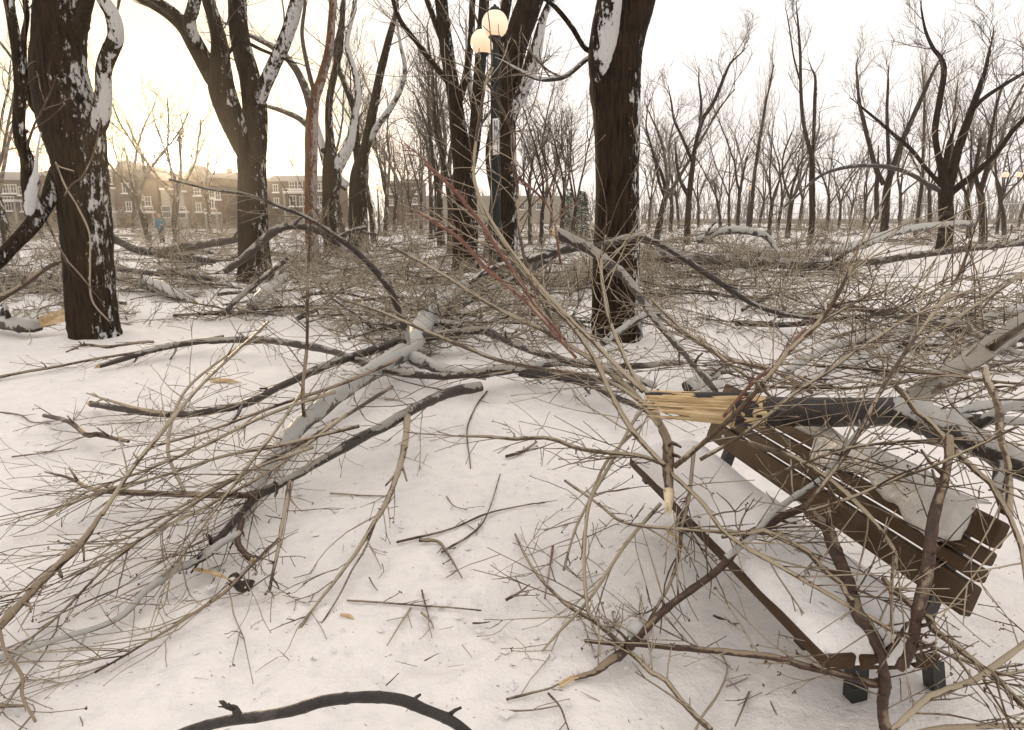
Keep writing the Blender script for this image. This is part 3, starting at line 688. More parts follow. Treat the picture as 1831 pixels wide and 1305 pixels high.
# three recognisable ones on the right
tree('tall thin tree with one snapped leader, standing alone in the gap on the right', 38, [
    dict(tr=[(1452, 395, 10.7), (1452, 330, 10.7), (1452, 285, 9.8), (1446, 260, 7.4), (1436, 215, 6.6), (1432, 160, 5.7), (1431, 100, 4.9), (1428, 55, 4.1), (1425, 20, 2.5)], twigs=(12, 1.6, 2), f0=.35),
    dict(tr=[(1453, 285, 7.4), (1455, 240, 6.6), (1457, 180, 6.6), (1458, 140, 4.9), (1451, 122, 2.5)], dd=.4, twigs=(5, 1.5, 1)),
    dict(tr=[(1432, 150, 4.1), (1420, 105, 3.3), (1413, 60, 2.5), (1408, 30, 2.0)], dd=-.4, twigs=(6, 1.2, 1)),
], bark='bark_far', limb='bark_far', seed=21, k=10, rmin=.007)
tree('leaning V-shaped tree right of the straight massive trunk', 39, [
    dict(tr=[(1230, 392, 11.5), (1233, 345, 10.7), (1238, 300, 9.0), (1244, 260, 8.2), (1256, 215, 7.4), (1275, 185, 6.6), (1290, 150, 5.7), (1305, 115, 4.1), (1325, 95, 2.5)], twigs=(12, 1.7, 2), f0=.35),
    dict(tr=[(1230, 350, 8.2), (1216, 320, 6.6), (1210, 290, 5.7), (1208, 265, 2.5)], dd=.3, twigs=(4, 1.2, 1)),
    dict(tr=[(1238, 290, 6.6), (1222, 250, 5.7), (1206, 215, 4.9), (1200, 180, 3.3)], dd=-.3, twigs=(7, 1.4, 2)),
    dict(tr=[(1250, 240, 5.7), (1254, 190, 4.9), (1250, 150, 3.3)], dd=.4, twigs=(5, 1.2, 1)),
], bark='bark_far', limb='bark_far', seed=22, k=10, rmin=.007)
tree('V-forked dark tree in front of the pale top rail', 45, [
    dict(tr=[(1583, 392, 13.9), (1585, 350, 13.1), (1590, 320, 11.5), (1600, 290, 9.8), (1612, 255, 9.0), (1630, 215, 8.2), (1650, 170, 7.4), (1668, 130, 4.9)], twigs=(10, 2.0, 2), f0=.3),
    dict(tr=[(1580, 330, 9.8), (1566, 300, 9.0), (1555, 260, 8.2), (1545, 220, 7.4), (1536, 180, 5.7), (1533, 140, 4.1)], dd=.5, twigs=(10, 1.8, 2)),
    dict(tr=[(1590, 310, 7.4), (1588, 260, 6.6), (1586, 200, 5.7), (1588, 150, 4.1)], dd=-.5, twigs=(8, 1.6, 2)),
    dict(tr=[(1568, 392, 8.2), (1567, 350, 8.2), (1569, 310, 6.6)], dd=.2, twigs=(0, 0, 0)),
], bark='bark_far', limb='bark_far', seed=23, k=10, rmin=.008)
tree('big spreading dark tree at the right with a limb drooping in a wide arch', 31, [
    dict(tr=[(1692, 402, 24.6), (1691, 365, 23.8), (1690, 340, 24.6), (1686, 310, 16.4), (1676, 270, 10.7), (1672, 230, 10.7), (1680, 180, 10.7), (1688, 130, 9.8), (1683, 105, 8.2), (1668, 85, 6.6), (1655, 55, 4.9), (1648, 20, 3.3)], twigs=(14, 1.7, 2), f0=.35),
    dict(tr=[(1696, 335, 18.0), (1704, 305, 16.4), (1712, 270, 15.6), (1724, 235, 14.8), (1738, 195, 12.3), (1750, 160, 9.8), (1762, 125, 7.4), (1768, 95, 4.9)], dd=-.5, twigs=(12, 1.7, 2)),
    dict(tr=[(1700, 345, 13.9), (1725, 325, 12.3), (1755, 300, 10.7), (1785, 270, 9.0), (1810, 235, 8.2), (1840, 205, 7.4), (1880, 170, 4.9)], dd=-1.2, twigs=(10, 1.6, 2)),
    dict(tr=[(1684, 342, 10.7), (1660, 330, 9.0), (1630, 312, 8.2), (1596, 300, 8.2), (1560, 296, 7.4), (1520, 298, 6.6), (1480, 308, 5.7), (1452, 325, 4.9), (1425, 350, 4.1), (1402, 370, 3.3)], dd=-2.0, mat='limb_dark', twigs=(9, 1.4, 1)),
    dict(tr=[(1682, 330, 9.0), (1655, 300, 7.4), (1630, 268, 7.4), (1600, 242, 6.6), (1575, 220, 5.7), (1545, 195, 4.1)], dd=.8, twigs=(8, 1.4, 2)),
    dict(tr=[(1690, 335, 10), (1691, 300, 10.5), (1696, 262, 9.5), (1706, 232, 4)], dd=-.3, twigs=(1, .6, 0)),
    dict(tr=[(1740, 195, 8.2), (1760, 175, 7.4), (1790, 155, 6.6), (1831, 130, 5.7)], d0=-.4, dd=-.8, twigs=(8, 1.5, 1)),
], bark='bark_mid', limb='bark_mid', seed=24, k=14, rmin=.007)

# ------------------------------------------------------------------ lamps
M['lamp_metal'] = mat_plain('lamp_green_black_metal', (.008, .011, .009), .8, .3, 12, .1)
def mat_globe():
    m, n, l, b = mat('lit_globe')
    b.inputs['Base Color'].default_value = (.85, .76, .62, 1); b.inputs['Roughness'].default_value = .35
    b.inputs['Emission Color'].default_value = (1, .62, .32, 1); b.inputs['Emission Strength'].default_value = .34
    return m
M['globe'] = mat_globe()
def globe_on(rt, org, c, R, name='globe'):
    """globe R with dark cup below and finial cap above; c = globe centre"""
    th = np.linspace(-1.35, 1.30, 14)
    mb = MB(); mb.lathe([(R * math.cos(t), R * math.sin(t) * 1.02) for t in th], 22, c); go = mb.build(name, M['globe'], rt, org)
    mb = MB(); mb.lathe([(.0, R * 1.42), (R * .10, R * 1.36), (R * .13, R * 1.26), (R * .30, R * 1.18), (R * .46, R * 1.0), (R * .50, R * .90), (R * .30, R * .86), (0, R * .86)], 16, c); mb.build('cap', M['lamp_metal'], go, org)
    mb = MB(); mb.lathe([(0, -R * .86), (R * .48, -R * .80), (R * .52, -R * .95), (R * .30, -R * 1.18), (R * .19, -R * 1.35), (R * .17, -R * 1.75), (R * .24, -R * 1.82), (R * .24, -R * 1.95), (0, -R * 1.95)], 16, c); mb.build('cup', M['lamp_metal'], go, org)
def lamp(label, px, D, yg, Rpx, second=None, group='park lamps', polew=20, basey=None):
    c = at(px, yg, D); R = pxm(Rpx, c); gb = float(gz(c[0], c[1])); org = (c[0], c[1], gb)
    rt = empty('street_lamp', org, label, 'lamp', group)
    pr = pxm(polew / 2, c); zt = c[2] - R * 1.9
    mb = MB()
    mb.lathe([(pr * 2.2, gb - .1), (pr * 2.2, gb + .22), (pr * 1.9, gb + .3), (pr * 1.55, gb + .5), (pr * 1.5, gb + .95), (pr * 1.15, gb + 1.05), (pr * 1.0, gb + 1.1), (pr * .92, zt - .5), (pr * 1.15, zt - .45), (pr * 1.15, zt - .38), (pr * .8, zt - .3), (pr * .62, zt + .02), (0, zt + .02)], 18, (c[0], c[1], 0)); mb.build('post', M['lamp_metal'], rt, org)
    globe_on(rt, org, c, R)
    if second:
        p2, y2, dD, s_ = second; c2 = at(p2, y2, D + dD); R2 = R * s_
        zb = c2[2] - R2 * 1.9
        mb = MB(); mb.tube(smooth([(c[0], c[1], zb - .55), (c[0] * .6 + c2[0] * .4, c[1] * .6 + c2[1] * .4, zb - .42), (c2[0] + (c[0] - c2[0]) * .1, c2[1] + (c[1] - c2[1]) * .1, zb - .25), (c2[0], c2[1], zb + .03)], 6), np.full(19, .045), 8); mb.build('arm', M['lamp_metal'], rt, org)
        globe_on(rt, org, c2, R2)
    return rt
lamp('tall dark green lamp post with two warm globes, in front of the leaning trunk', 885, 16.1, 43, 23.5, (863, 75, 1.0, .98), polew=19)
lamp('small far lamp with one globe, left of the lamp post among the alley trees', 777, 48, 293, 7.5, polew=4)
lamp('tiny far lamp globe at the end of the tree alley, the higher of two', 675, 64, 335, 4.2, polew=3)
lamp('tiny far lamp globe at the end of the tree alley, the lower of two', 692, 78, 355, 3.5, polew=3)
lamp('small far lamp against the slim poplar right of the massive trunk', 1341, 70, 336, 5, polew=3)
lamp('far twin-globe lamp near the right edge', 1798, 62, 312, 5.5, (1822, 312, 0, 1), polew=3)
# paper notice and cable on the post
a_, b_ = at(881, 212, 15.93), at(893, 277, 15.93)
w_ = b_[0] - a_[0]; h_ = a_[2] - b_[2]; ctr = (a_ + b_) / 2
mb = MB(); U = np.linspace(-1, 1, 7); V = np.linspace(0, 1, 9)
vv = np.array([[ctr[0] + u * w_ / 2, 15.86 + .02 * u * u + .012 * math.sin(v * 7 + u), b_[2] + v * h_ + .01 * u] for v in V for u in U])
qq = [[i * 7 + j, i * 7 + j + 1, (i + 1) * 7 + j + 1, (i + 1) * 7 + j] for i in range(8) for j in range(6)]
mb.add(vv, qq)
def mat_notice():
    m, n, l, b = mat('printed_notice')
    t = N(n, 'ShaderNodeTexCoord'); s = N(n, 'ShaderNodeSeparateXYZ'); l.new(t.outputs['Generated'], s.inputs[0])
    inx = ramp(n, l, s.outputs[0], [(.12, 0.), (.15, 1.), (.85, 1.), (.88, 0.)]); iny = ramp(n, l, s.outputs[2], [(.27, 0.), (.29, 1.), (.93, 1.), (.95, 0.)])
    f = mth(n, l, 'MULTIPLY', inx, iny)
    fig = ramp(n, l, noise(n, l, 3.5, 3, vec=t.outputs['Generated']), [(.42, .55), (.56, .12)])
    l.new(mixc(n, l, f, (.72, .69, .64), fig), b.inputs['Base Color']); b.inputs['Roughness'].default_value = .6
    return m
o = mb.build('paper_notice', mat_notice(), None, tuple(ctr)); so = o.modifiers.new('thickness', 'SOLIDIFY'); so.thickness = .003
tag(o, 'pale printed paper notice with a dark picture, fixed to the lamp post', 'notice')
mb = MB(); cb = [at(872, 100, 16.0), at(873, 180, 15.95), at(876, 260, 15.95), at(879, 345, 15.95), at(881, 430, 15.98)]
mb.tube(smooth(cb, 8), np.full(33, .011), 5); tag(mb.build('lamp_cable', M['tan'], None, tuple(cb[0])), 'thin pale cable running down the lamp post', 'cable'); bpy.context.scene.objects['lamp_cable'].location = (0, 0, 0)
bpy.data.objects['lamp_cable'].location = tuple(cb[0])

# ------------------------------------------------------------------ small evergreens
M['needle'] = mat_plain('spruce_needles', (.030, .055, .035), .7, .5, 6, 0)
M['needle_snow'] = mat_plain('needle_snow', (.42, .45, .42), .8, .2, 6, 0)
def spruce(label, px, D, ytop, wpx, seed):
    R = np.random.default_rng(seed); b = at(px, 395, D); b[2] = float(gz(b[0], b[1])); Ht = at(px, ytop, D)[2] - b[2]; W = pxm(wpx / 2, b)
    rt = empty('spruce_tree', tuple(b), label, 'tree'); org = tuple(b)
    mb = MB(); mb.tube([b - [0, 0, .1], b + [0, 0, Ht * .95]], [Ht * .03, .01], 7); mb.build('trunk', M['bark_far'], rt, org)
    mb = MB()
    for i in range(420):
        f = R.random() ** 1.3; a = R.uniform(0, 6.28); l_ = W * (1 - f) * R.uniform(.7, 1.15) + .12
        s_ = b + [0, 0, Ht * (.04 + .94 * f)]; d = np.array([math.cos(a), math.sin(a), -.25 + .3 * f])
        for j in range(5):
            q = s_ + d * l_ * (.3 + .7 * j / 4); e = nrm(np.array([-d[1], d[0], 0])) * R.uniform(.05, .13) * (1 if j % 2 else -1)
            t = d * .12 + e + [0, 0, R.uniform(-.06, .05)]
            mb.add([q, q + t, q + t * .5 + [0, 0, .05]], None, [[0, 1, 2]], 1 if R.random() < .12 else 0)
    mb.build('crown', [M['needle'], M['needle_snow']], rt, org, False)
spruce('small dark green spruce half hidden left of the straight massive trunk', 1040, 42, 341, 44, 1)
spruce('tiny spruce tip left of the dark green spruce', 1017, 55, 336, 14, 2)

# ------------------------------------------------------------------ person walking among the debris
M['jacket'] = mat_plain('blue_jacket', (.045, .12, .17), .8, .3, 20, .1)
M['trousers'] = mat_plain('dark_trousers', (.02, .02, .025), .85, .3, 20, .1)
M['skin'] = mat_plain('skin', (.45, .27, .19), .6, .1, 20, 0)
M['hair'] = mat_plain('dark_hair', (.03, .022, .016), .7, .2, 40, .2)
def skinned(name, verts, edges, radii, m, parent, loc, sub=2):
    me = bpy.data.meshes.new(name); me.from_pydata(verts, edges, []); me.materials.append(m)
    o = bpy.data.objects.new(name, me); COL.objects.link(o)
    if parent is None: o.location = loc
    else: o.parent = parent
    sk = o.modifiers.new('skin', 'SKIN'); sk.use_smooth_shade = True
    if not me.skin_vertices: me.attributes.new('skin', 'FLOAT', 'POINT')
    return o, sk
pb = at(290, 428, 42); pb[2] = float(gz(pb[0], pb[1]))
def limb_mesh(mb, chain, k=10):
    c = smooth(np.array(chain, float), 5); mb.tube(c[:, :3], c[:, 3], k)
# body as one continuous surface: overlapping tapered limbs fused by a voxel remesh
def fused(name, chains, m, parent, org, vox=.022, blobs=()):
    mb = MB()
    for c in chains: limb_mesh(mb, c, 12)
    for (c, r) in blobs:
        th = np.linspace(-1.5, 1.5, 9); mb.lathe([(r[0] * math.cos(t), r[1] * math.sin(t)) for t in th], 12, c)
    o = mb.build(name, m, parent, org)
    o.location = (0, 0, 0) if parent else o.location
    r_ = o.modifiers.new('fuse', 'REMESH'); r_.mode = 'VOXEL'; r_.voxel_size = vox; r_.use_smooth_shade = True
    s_ = o.modifiers.new('soften', 'SMOOTH'); s_.factor = .5; s_.iterations = 3
    return o
px_, py_, pz_ = pb
def W3(x, y, z, r): return (px_ + x, py_ + y, pz_ + z, r)
body = fused('person', [
    [W3(0, 0, .92, .15), W3(0, 0, 1.10, .15), W3(.0, .0, 1.32, .17), W3(0, 0, 1.44, .11), W3(0, -.01, 1.52, .055), W3(0, -.02, 1.58, .06)],
    [W3(-.09, 0, .92, .10), W3(-.10, -.03, .70, .085), W3(-.10, -.05, .48, .062), W3(-.10, .02, .25, .055), W3(-.10, .03, .07, .045), W3(-.10, -.14, .03, .04)],
    [W3(.09, 0, .92, .10), W3(.11, -.10, .70, .085), W3(.12, -.14, .48, .062), W3(.12, -.06, .25, .055), W3(.12, -.03, .07, .045), W3(.12, -.22, .03, .04)],
    [W3(-.17, 0, 1.40, .07), W3(-.24, .01, 1.22, .055), W3(-.25, -.03, 1.06, .046), W3(-.22, -.13, .90, .038), W3(-.20, -.17, .84, .036)],
    [W3(.17, 0, 1.40, .07), W3(.26, -.02, 1.22, .055), W3(.30, -.08, 1.10, .046), W3(.24, -.26, 1.08, .038), W3(.20, -.32, 1.10, .036)],
    [W3(0, -.02, 1.56, .07), W3(0, -.02, 1.64, .092), W3(0, -.02, 1.72, .088), W3(0, -.02, 1.76, .05)],
    [W3(0, -.10, 1.66, .02), W3(0, -.125, 1.645, .016)],
    [W3(.20, -.32, 1.10, .03), W3(.15, -.37, 1.11, .014)], [W3(.21, -.33, 1.10, .03), W3(.19, -.40, 1.09, .013)], [W3(-.20, -.17, .84, .03), W3(-.19, -.20, .75, .014)],
], M['skin'], None, tuple(pb))
tag(body, 'person in a blue jacket and dark trousers standing among fallen branches below the sun', 'person')
fused('jacket', [
    [W3(0, 0, .80, .175), W3(0, 0, 1.0, .165), W3(0, 0, 1.30, .195), W3(0, 0, 1.45, .13), W3(0, 0, 1.50, .075)],
    [W3(-.17, 0, 1.42, .09), W3(-.245, .01, 1.22, .075), W3(-.255, -.03, 1.06, .066), W3(-.225, -.13, .91, .055)],
    [W3(.17, 0, 1.42, .09), W3(.265, -.02, 1.22, .075), W3(.305, -.08, 1.10, .066), W3(.245, -.25, 1.08, .055)]], M['jacket'], body, tuple(pb))
fused('trousers', [
    [W3(-.09, 0, .90, .12), W3(-.10, -.03, .70, .105), W3(-.10, -.05, .48, .085), W3(-.10, .02, .25, .078), W3(-.10, .03, .10, .072)],
    [W3(.09, 0, .90, .12), W3(.11, -.10, .70, .105), W3(.12, -.14, .48, .085), W3(.12, -.06, .25, .078), W3(.12, -.03, .10, .072)],
    [W3(-.10, .04, .06, .055), W3(-.10, -.16, .045, .05)], [W3(.12, -.02, .06, .055), W3(.12, -.25, .045, .05)]], M['trousers'], body, tuple(pb))
fused('hair', [[W3(0, .015, 1.60, .085), W3(0, .02, 1.68, .105), W3(0, .0, 1.75, .09), W3(0, -.01, 1.79, .05)]], M['hair'], body, tuple(pb))

# ------------------------------------------------------------------ bench
def mat_slat():
    m, n, l, b = mat('bench_slat_brown_paint')
    g1 = noise(n, l, 22, 5, .6, stretch=(1.0, .16, 1.0)); g2 = noise(n, l, 5, 4)
    c = mixc(n, l, g1, (.034, .019, .009), (.078, .045, .022))
    c = mixc(n, l, ramp(n, l, g2, [(.5, 0.), (.75, .6)]), c, (.095, .07, .046))
    l.new(c, b.inputs['Base Color']); b.inputs['Roughness'].default_value = .6; b.inputs['Specular IOR Level'].default_value = .2
    bump(n, l, b, g1, .3, .004)
    return m
M['slat'] = mat_slat(); M['iron'] = mat_plain('black_iron', (.012, .013, .012), .4, .3, 15, .15)
M['bolt'] = mat_plain('pale_bolt', (.62, .60, .55), .4, .1, 30, 0)
bf = gp(1125, 825, .33)[:2]; bn = gp(1478, 1190, .33)[:2]
bu = (bn - bf) / np.linalg.norm(bn - bf); bv = np.array([-bu[1], bu[0]]); BL = float(np.linalg.norm(bn - bf))
if bv[0] < 0: bv = -bv
def B(u, v, z): return np.array([bf[0] + bu[0] * u + bv[0] * v, bf[1] + bu[1] * u + bv[1] * v, z])
bc = tuple(B(BL / 2, .25, 0))
bench = empty('park_bench', bc, 'brown slatted park bench buried under the fallen branches and snow at lower right', 'bench')
def slat(v0, z0, v1, z1, th, name='slat', u0=0.0, u1=None):
    """board whose cross-section runs from (v0,z0) to (v1,z1), thickness th"""
    u1 = BL if u1 is None else u1
    d = np.array([v1 - v0, z1 - z0]); L = np.linalg.norm(d); nx = np.array([-d[1], d[0]]) / L * th / 2
    cs = [(v0 + nx[0], z0 + nx[1]), (v1 + nx[0], z1 + nx[1]), (v1 - nx[0], z1 - nx[1]), (v0 - nx[0], z0 - nx[1])]
    mb = MB(); mb.prism([B(u0, a, z) for a, z in cs], B(u1, 0, 0) - B(u0, 0, 0)); o = mb.build(name, M['slat'], bench, bc, False, bevel=.009)
    return o
ev = (.106, .34)                                     # lean of the backrest
def bk(s, off=0.0): L = math.hypot(*ev); return (.475 + ev[0] * s / L + off * ev[1] / L, .445 + ev[1] * s / L - off * ev[0] / L)
for a, b in ((0, .108), (.120, .168), (.180, .228), (.240, .328)):
    slat(*bk(a), *bk(b), .042, 'back_slat')
for v0, v1, z in ((0.0, .105, .333), (.118, .205, .320), (.218, .305, .308), (.318, .41, .300)):
    slat(v0, z, v1, z - .006, .05, 'seat_slat')
for u in (.18, BL - .18):                    # iron frames
    mb = MB()
    def bar(pts, w_, t): 
        for (p, q) in zip(pts[:-1], pts[1:]):
            d = np.array(q) - np.array(p); n_ = np.array([-d[1], d[0]]) / np.linalg.norm(d) * t / 2
            cs = [np.array(p) + n_, np.array(q) + n_, np.array(q) - n_, np.array(p) - n_]
            mb.prism([B(u - w_ / 2, c[0], c[1]) for c in cs], B(w_, 0, 0) - B(0, 0, 0))
    s0, s1 = bk(-.10, .045), bk(.318, .045)
    bar([(.62, -.12), (.545, .20), s0, s1], .055, .05)
    mb.build('rear_leg', M['iron'], bench, bc, False, bevel=.006)
    mb = MB(); bar([(.27, -.12), (.26, .10), (.25, .262)], .055, .06); mb.build('front_leg', M['iron'], bench, bc, False, bevel=.006)
    mb = MB(); bar([(.02, .288), (.30, .262), (.50, .262)], .052, .03); mb.build('seat_bearer', M['iron'], bench, bc, False, bevel=.004)
    for s in ((.055, .285) if u > 1 else (.06,)):
        v_, z_ = bk(s, -.024); c = B(u - .0, v_, z_)
        mb = MB(); th = np.linspace(-1.5, 1.5, 6); mb.lathe([(.011 * math.cos(t), .011 * math.sin(t)) for t in th], 10, c); mb.build('bolt', M['bolt'], bench, bc)
# snow on the seat: a soft bank, thicker at the back, broken at the near front corner
nu, nv = 60, 22; top = []; bot = []
for i in range(nu + 1):
    for j in range(nv + 1):
        u = BL * i / nu; f = j / nv; v = -.018 + .465 * f
        e = max(0, math.sin(math.pi * f)) ** .42 * min(1, (BL - u) / .07 + .0, u / .06 + .0) ** .5 if 0 < i < nu else 0
        hh = (.120 + .025 * f + .045 * vnoise(u * 3.3, v * 5) + .016 * vnoise(u * 11, v * 13)) * max(0, e)
        if u > BL - .42: hh *= 1 - .35 * (u - BL + .42) / .42
        vv_ = max(.004, v + .018) - .010 * (1 - f) * (1 if 0 < j else 0) + .02 * vnoise(u * 7, 3.3) * (1 - f) * (1 if 0 < j else .6)
        top.append(B(u - .02 * vnoise(9, v * 9), vv_, .352 - .03 * f + float(hh) - (.03 if hh < .004 and j > 0 else 0) + (.004 if j == 0 else 0)))
        bot.append(B(u, v, .349 - .03 * f))
mb = MB(); n1 = nv + 1; q = [[i * n1 + j, i * n1 + j + 1, (i + 1) * n1 + j + 1, (i + 1) * n1 + j] for i in range(nu) for j in range(nv)]
mb.add(top, q); o = mb.build('seat_snow', M['snowcap'], None, bc)
tag(o, 'smooth bank of snow lying along the bench seat', 'snow')
# ice crust frozen to the top back slat
mb = MB(); vv = []; us = np.linspace(.72, BL - .10, 44); R = np.random.default_rng(77)
for i, u in enumerate(us):
    lo = .25 - .10 * max(0, float(vnoise(u * 3.3 + 1, 4.4) + .25)) - .035 * math.sin(u * 9) + .05 * float(vnoise(u * 16, 2.2)); hi = .338 + .05 * float(vnoise(u * 5, 8.1) + .3)
    if u < .9: lo = max(lo, .29)
    for j in range(7):
        s = lo + (hi - lo) * j / 6; th = -.026 - .010 * math.sin(math.pi * min(1, j / 6 + .05)) ** .6 * (1 if 0 < i < 43 else .1) - .016 * float(vnoise(u * 14, s * 22)) - .008 * float(vnoise(u * 37, s * 61))
        a, z = bk(s, th); vv.append(B(u, a, z))
    a, z = bk(hi + .012, .03); vv.append(B(u, a, z))
mb.add(vv, [[i * 8 + j, i * 8 + j + 1, (i + 1) * 8 + j + 1, (i + 1) * 8 + j] for i in range(43) for j in range(7)])
o = mb.build('ice_crust', M['ice_grey'], None, bc); so = o.modifiers.new('thickness', 'SOLIDIFY'); so.thickness = .006; so.offset = 1
tag(o, 'ragged grey crust of ice and snow on the top slat of the bench back', 'ice')

# ------------------------------------------------------------------ fallen and broken branches
def traced(pts, r, m=7, wob=.0035, R=rng):
    """pts rows (x, y, height above snow, or distance if 1.9 and more); r radii in px, first to last"""
    n = len(pts); rr = np.interp(np.linspace(0, 1, n), np.linspace(0, 1, len(r)), r); rows = []
    for (x, y, h), w_ in zip(pts, rr):
        p = gp(x, y, h) if h < 1.9 else at(x, y, h); w_ = w_ * (.80 if w_ < 9.5 else .9); rows.append([*p, pxm(w_, p)])
    c = smooth(rows, m); p, rad = c[:, :3], c[:, 3]; nn = len(p); kk = max(2, nn // 4)
    jit = R.normal(0, 1, (kk, 3)); jit = np.stack([np.interp(np.linspace(0, kk - 1, nn), np.arange(kk), jit[:, i]) for i in range(3)], -1)
    p = p + jit * np.minimum(wob, rad * .45)[:, None]
    return p, np.maximum(rad, .0012)
def knots(rad, R, amp=.16):
    n = len(rad); kk = max(2, n // 3); f = 1 + amp * .45 * np.interp(np.linspace(0, kk - 1, n), np.arange(kk), R.normal(0, .6, kk))
    for i in range(2, n, R.integers(5, 9)): f[i] += amp * R.uniform(.5, 1.1)
    return rad * f
def bud(mb, p, d, s, R, m=1):
    mb.tube([p - d * s * .3, p + d * s * .5, p + d * s * 1.3], [s * .45, s * .6, s * .12], 5, m)
def twiglet(mb, p, d, L, r0, R, lev, pull=(0, 0, 0), wob=.065, buds=True, floor=True):
    n = max(5, min(12, int(L / .07)))
    pts, rad = grow(p, d, L, r0, max(.0016, r0 * .5), n, R, wob, pull, floor)
    mb.tube(pts, knots(rad, R, .22), 5 if r0 > .004 else 4)
    if buds:
        bud(mb, pts[-1], nrm(pts[-1] - pts[-2]), max(.0032, r0 * .85), R)
        for i in range(2, n, 2):
            if R.random() < .4:
                t = nrm(pts[i] - pts[i - 1]); e = side_dir(t, .8, R); bud(mb, pts[i] + e * rad[i], e, max(.003, rad[i] * .8), R, 1 if R.random() < .3 else 0)
        if R.random() < .16:
            for _ in range(4): bud(mb, pts[-1] + R.normal(0, .004, 3), nrm(R.normal(0, 1, 3)), .0045, R)
    if lev > 0:
        for i in range(R.integers(1, 4)):
            f = R.uniform(.2, .9); q, t = take(pts, f)
            twiglet(mb, q, side_dir(t, R.uniform(.45, 1.0), R, .02), L * R.uniform(.22, .5), r0 * .62, R, lev - 1, pull, wob, buds, floor)
BR = []
def adopt(child, parent, name=None):                   # a piece that belongs to another becomes its part
    child.location = child.location - parent.location; child.parent = parent
    for k_ in ('label', 'category', 'group'):
        if k_ in child: del child[k_]
    if name: child.name = name
    return child
def br(label, m, pts, r, tw=None, tm=None, name='fallen_branch', cat='branch', seed=None, ends=(None, None), k=9, group='branches brought down by the ice'):
    """one fallen branch: its main stem is the object, every side twig a part.
    tw = (count, length m, angle range, up, levels)"""
    R = np.random.default_rng(seed if seed is not None else 1000 + len(BR)); BR.append(label)
    p, rad = traced(pts, r, R=R, wob=.002 if name == 'bent_branch' else .004)
    k = 14 if rad.max() > .03 else k
    rad = knots(rad, R, .14)
    org = tuple(p[0]); mb = MB()
    if rad.max() > .03 and name != 'bent_branch': rough_tube(mb, p, rad, 18, R, .13)
    elif rad.max() > .011 and name != 'bent_branch': rough_tube(mb, p, rad, 11, R, .09)
    else: mb.tube(p, rad, k)
    for i in range(R.integers(3, 7) if rad.max() < .05 else 3):      # scars and snapped side shoots
        q, t = take(p, R.uniform(.08, .95)); rr = float(np.interp(R.uniform(.1, .9), np.linspace(0, 1, len(rad)), rad)); s_ = side_dir(t, R.uniform(.7, 1.3), R, .1); l_ = rr * R.uniform(1.6, 5)
        mb.tube([q, q + s_ * (rr + l_ * .5), q + s_ * (rr + l_) + t * l_ * .2], [rr * .55, rr * .34, rr * .24], 6)
    for q, rr in zip(p[::2], rad[::2]):
        if q[1] < 9 and q[2] - rr < .05 and rr > .004: CONTACT.append((q[0], q[1], rr))
    for e, (i, j) in zip(ends, ((0, 1), (-1, -2))):     # torn pale wood at a broken end
        if e:
            d = nrm(p[i] - p[j]); rr = rad[i]
            for s in range(5):
                o = side_dir(d, 1.57, R) * rr * R.uniform(.1, .7)
                mb.tube([p[i] + o - d * rr, p[i] + o + d * rr * R.uniform(.5, e), p[i] + o * .8 + d * rr * R.uniform(e, e * 1.7)], [rr * .45, rr * .3, rr * .04], 5, 2)
    o = mb.build(name, [M[m], M['bud'], M['wood']], None, org)
    tag(o, label, cat, group)
    if tw:
        n_, L, ang, up, lev = tw; n_ = int(n_ * 1.8)
        Ltot = np.linalg.norm(np.diff(p, axis=0), axis=1).sum()
        for i in range(n_):
            f = .08 + .9 * (i + R.random() * .8) / n_; f = min(f, .985)
            q, t = take(p, f); rr = np.interp(f, np.linspace(0, 1, len(rad)), rad)
            d = side_dir(t, R.uniform(*ang), R, up, .55)
            l_ = L * R.uniform(.45, 1.25)
            mb = MB(); r0 = min(rr * .7, R.uniform(.0021, .0042) * (1 + .25 * (l_ > .7)) * (1 if depth(q) < 5 else 1.25))
            twiglet(mb, q, d, l_, r0, R, lev, (0, 0, -.012))
            mb.build('twig', [M[(tm or m)] if R.random() < .72 else M[R.choice(['tan', 'brown', 'tan'])], M['bud']], o, org)
    return o
A1, A2, A3 = (.35, .8), (.45, 1.1), (.25, .6)

# -- the crown lying across the left foreground
br('thick ice-sleeved grey limb lying diagonally across the left foreground', 'limb_ice',
   [(1005, 442, .25), (930, 464, .28), (870, 490, .27), (815, 520, .25), (770, 560, .25), (735, 618, .28), (690, 648, .26), (625, 690, .22), (560, 740, .18), (510, 790, .13), (475, 838, .08), (450, 890, .03), (428, 945, -.02)],
   (8, 9, 11, 13, 20, 17, 17, 17, 16, 14, 12, 10), (16, .7, A2, .12, 1), 'tan', name='fallen_limb', cat='limb')
br('dark curved branch rising from the ice-sleeved limb and arching left', 'limb_dark',
   [(727, 622, 7.1), (722, 578, 7.1), (692, 512, 7.0), (645, 458, 6.9), (600, 422, 6.75), (540, 385, 6.5), (450, 350, 6.2), (370, 336, 6.0), (300, 322, 5.8)], (9, 8, 7, 5, 3.2, 2.5), (14, .7, A1, .05, 1), 'tan')
br('long dark branch running level from the far left into the tangle', 'limb_dark',
   [(1130, 690, .32), (1010, 672, .30), (900, 660, .28), (800, 672, .26), (700, 664, .25), (640, 644, .25), (560, 620, .26), (470, 608, .24), (400, 608, .22), (330, 614, .18), (250, 632, .13), (178, 654, .07)], (8, 8, 8, 8, 8, 6, 5), (16, .8, A1, .05, 1), 'tan', ends=(None, 1.5))
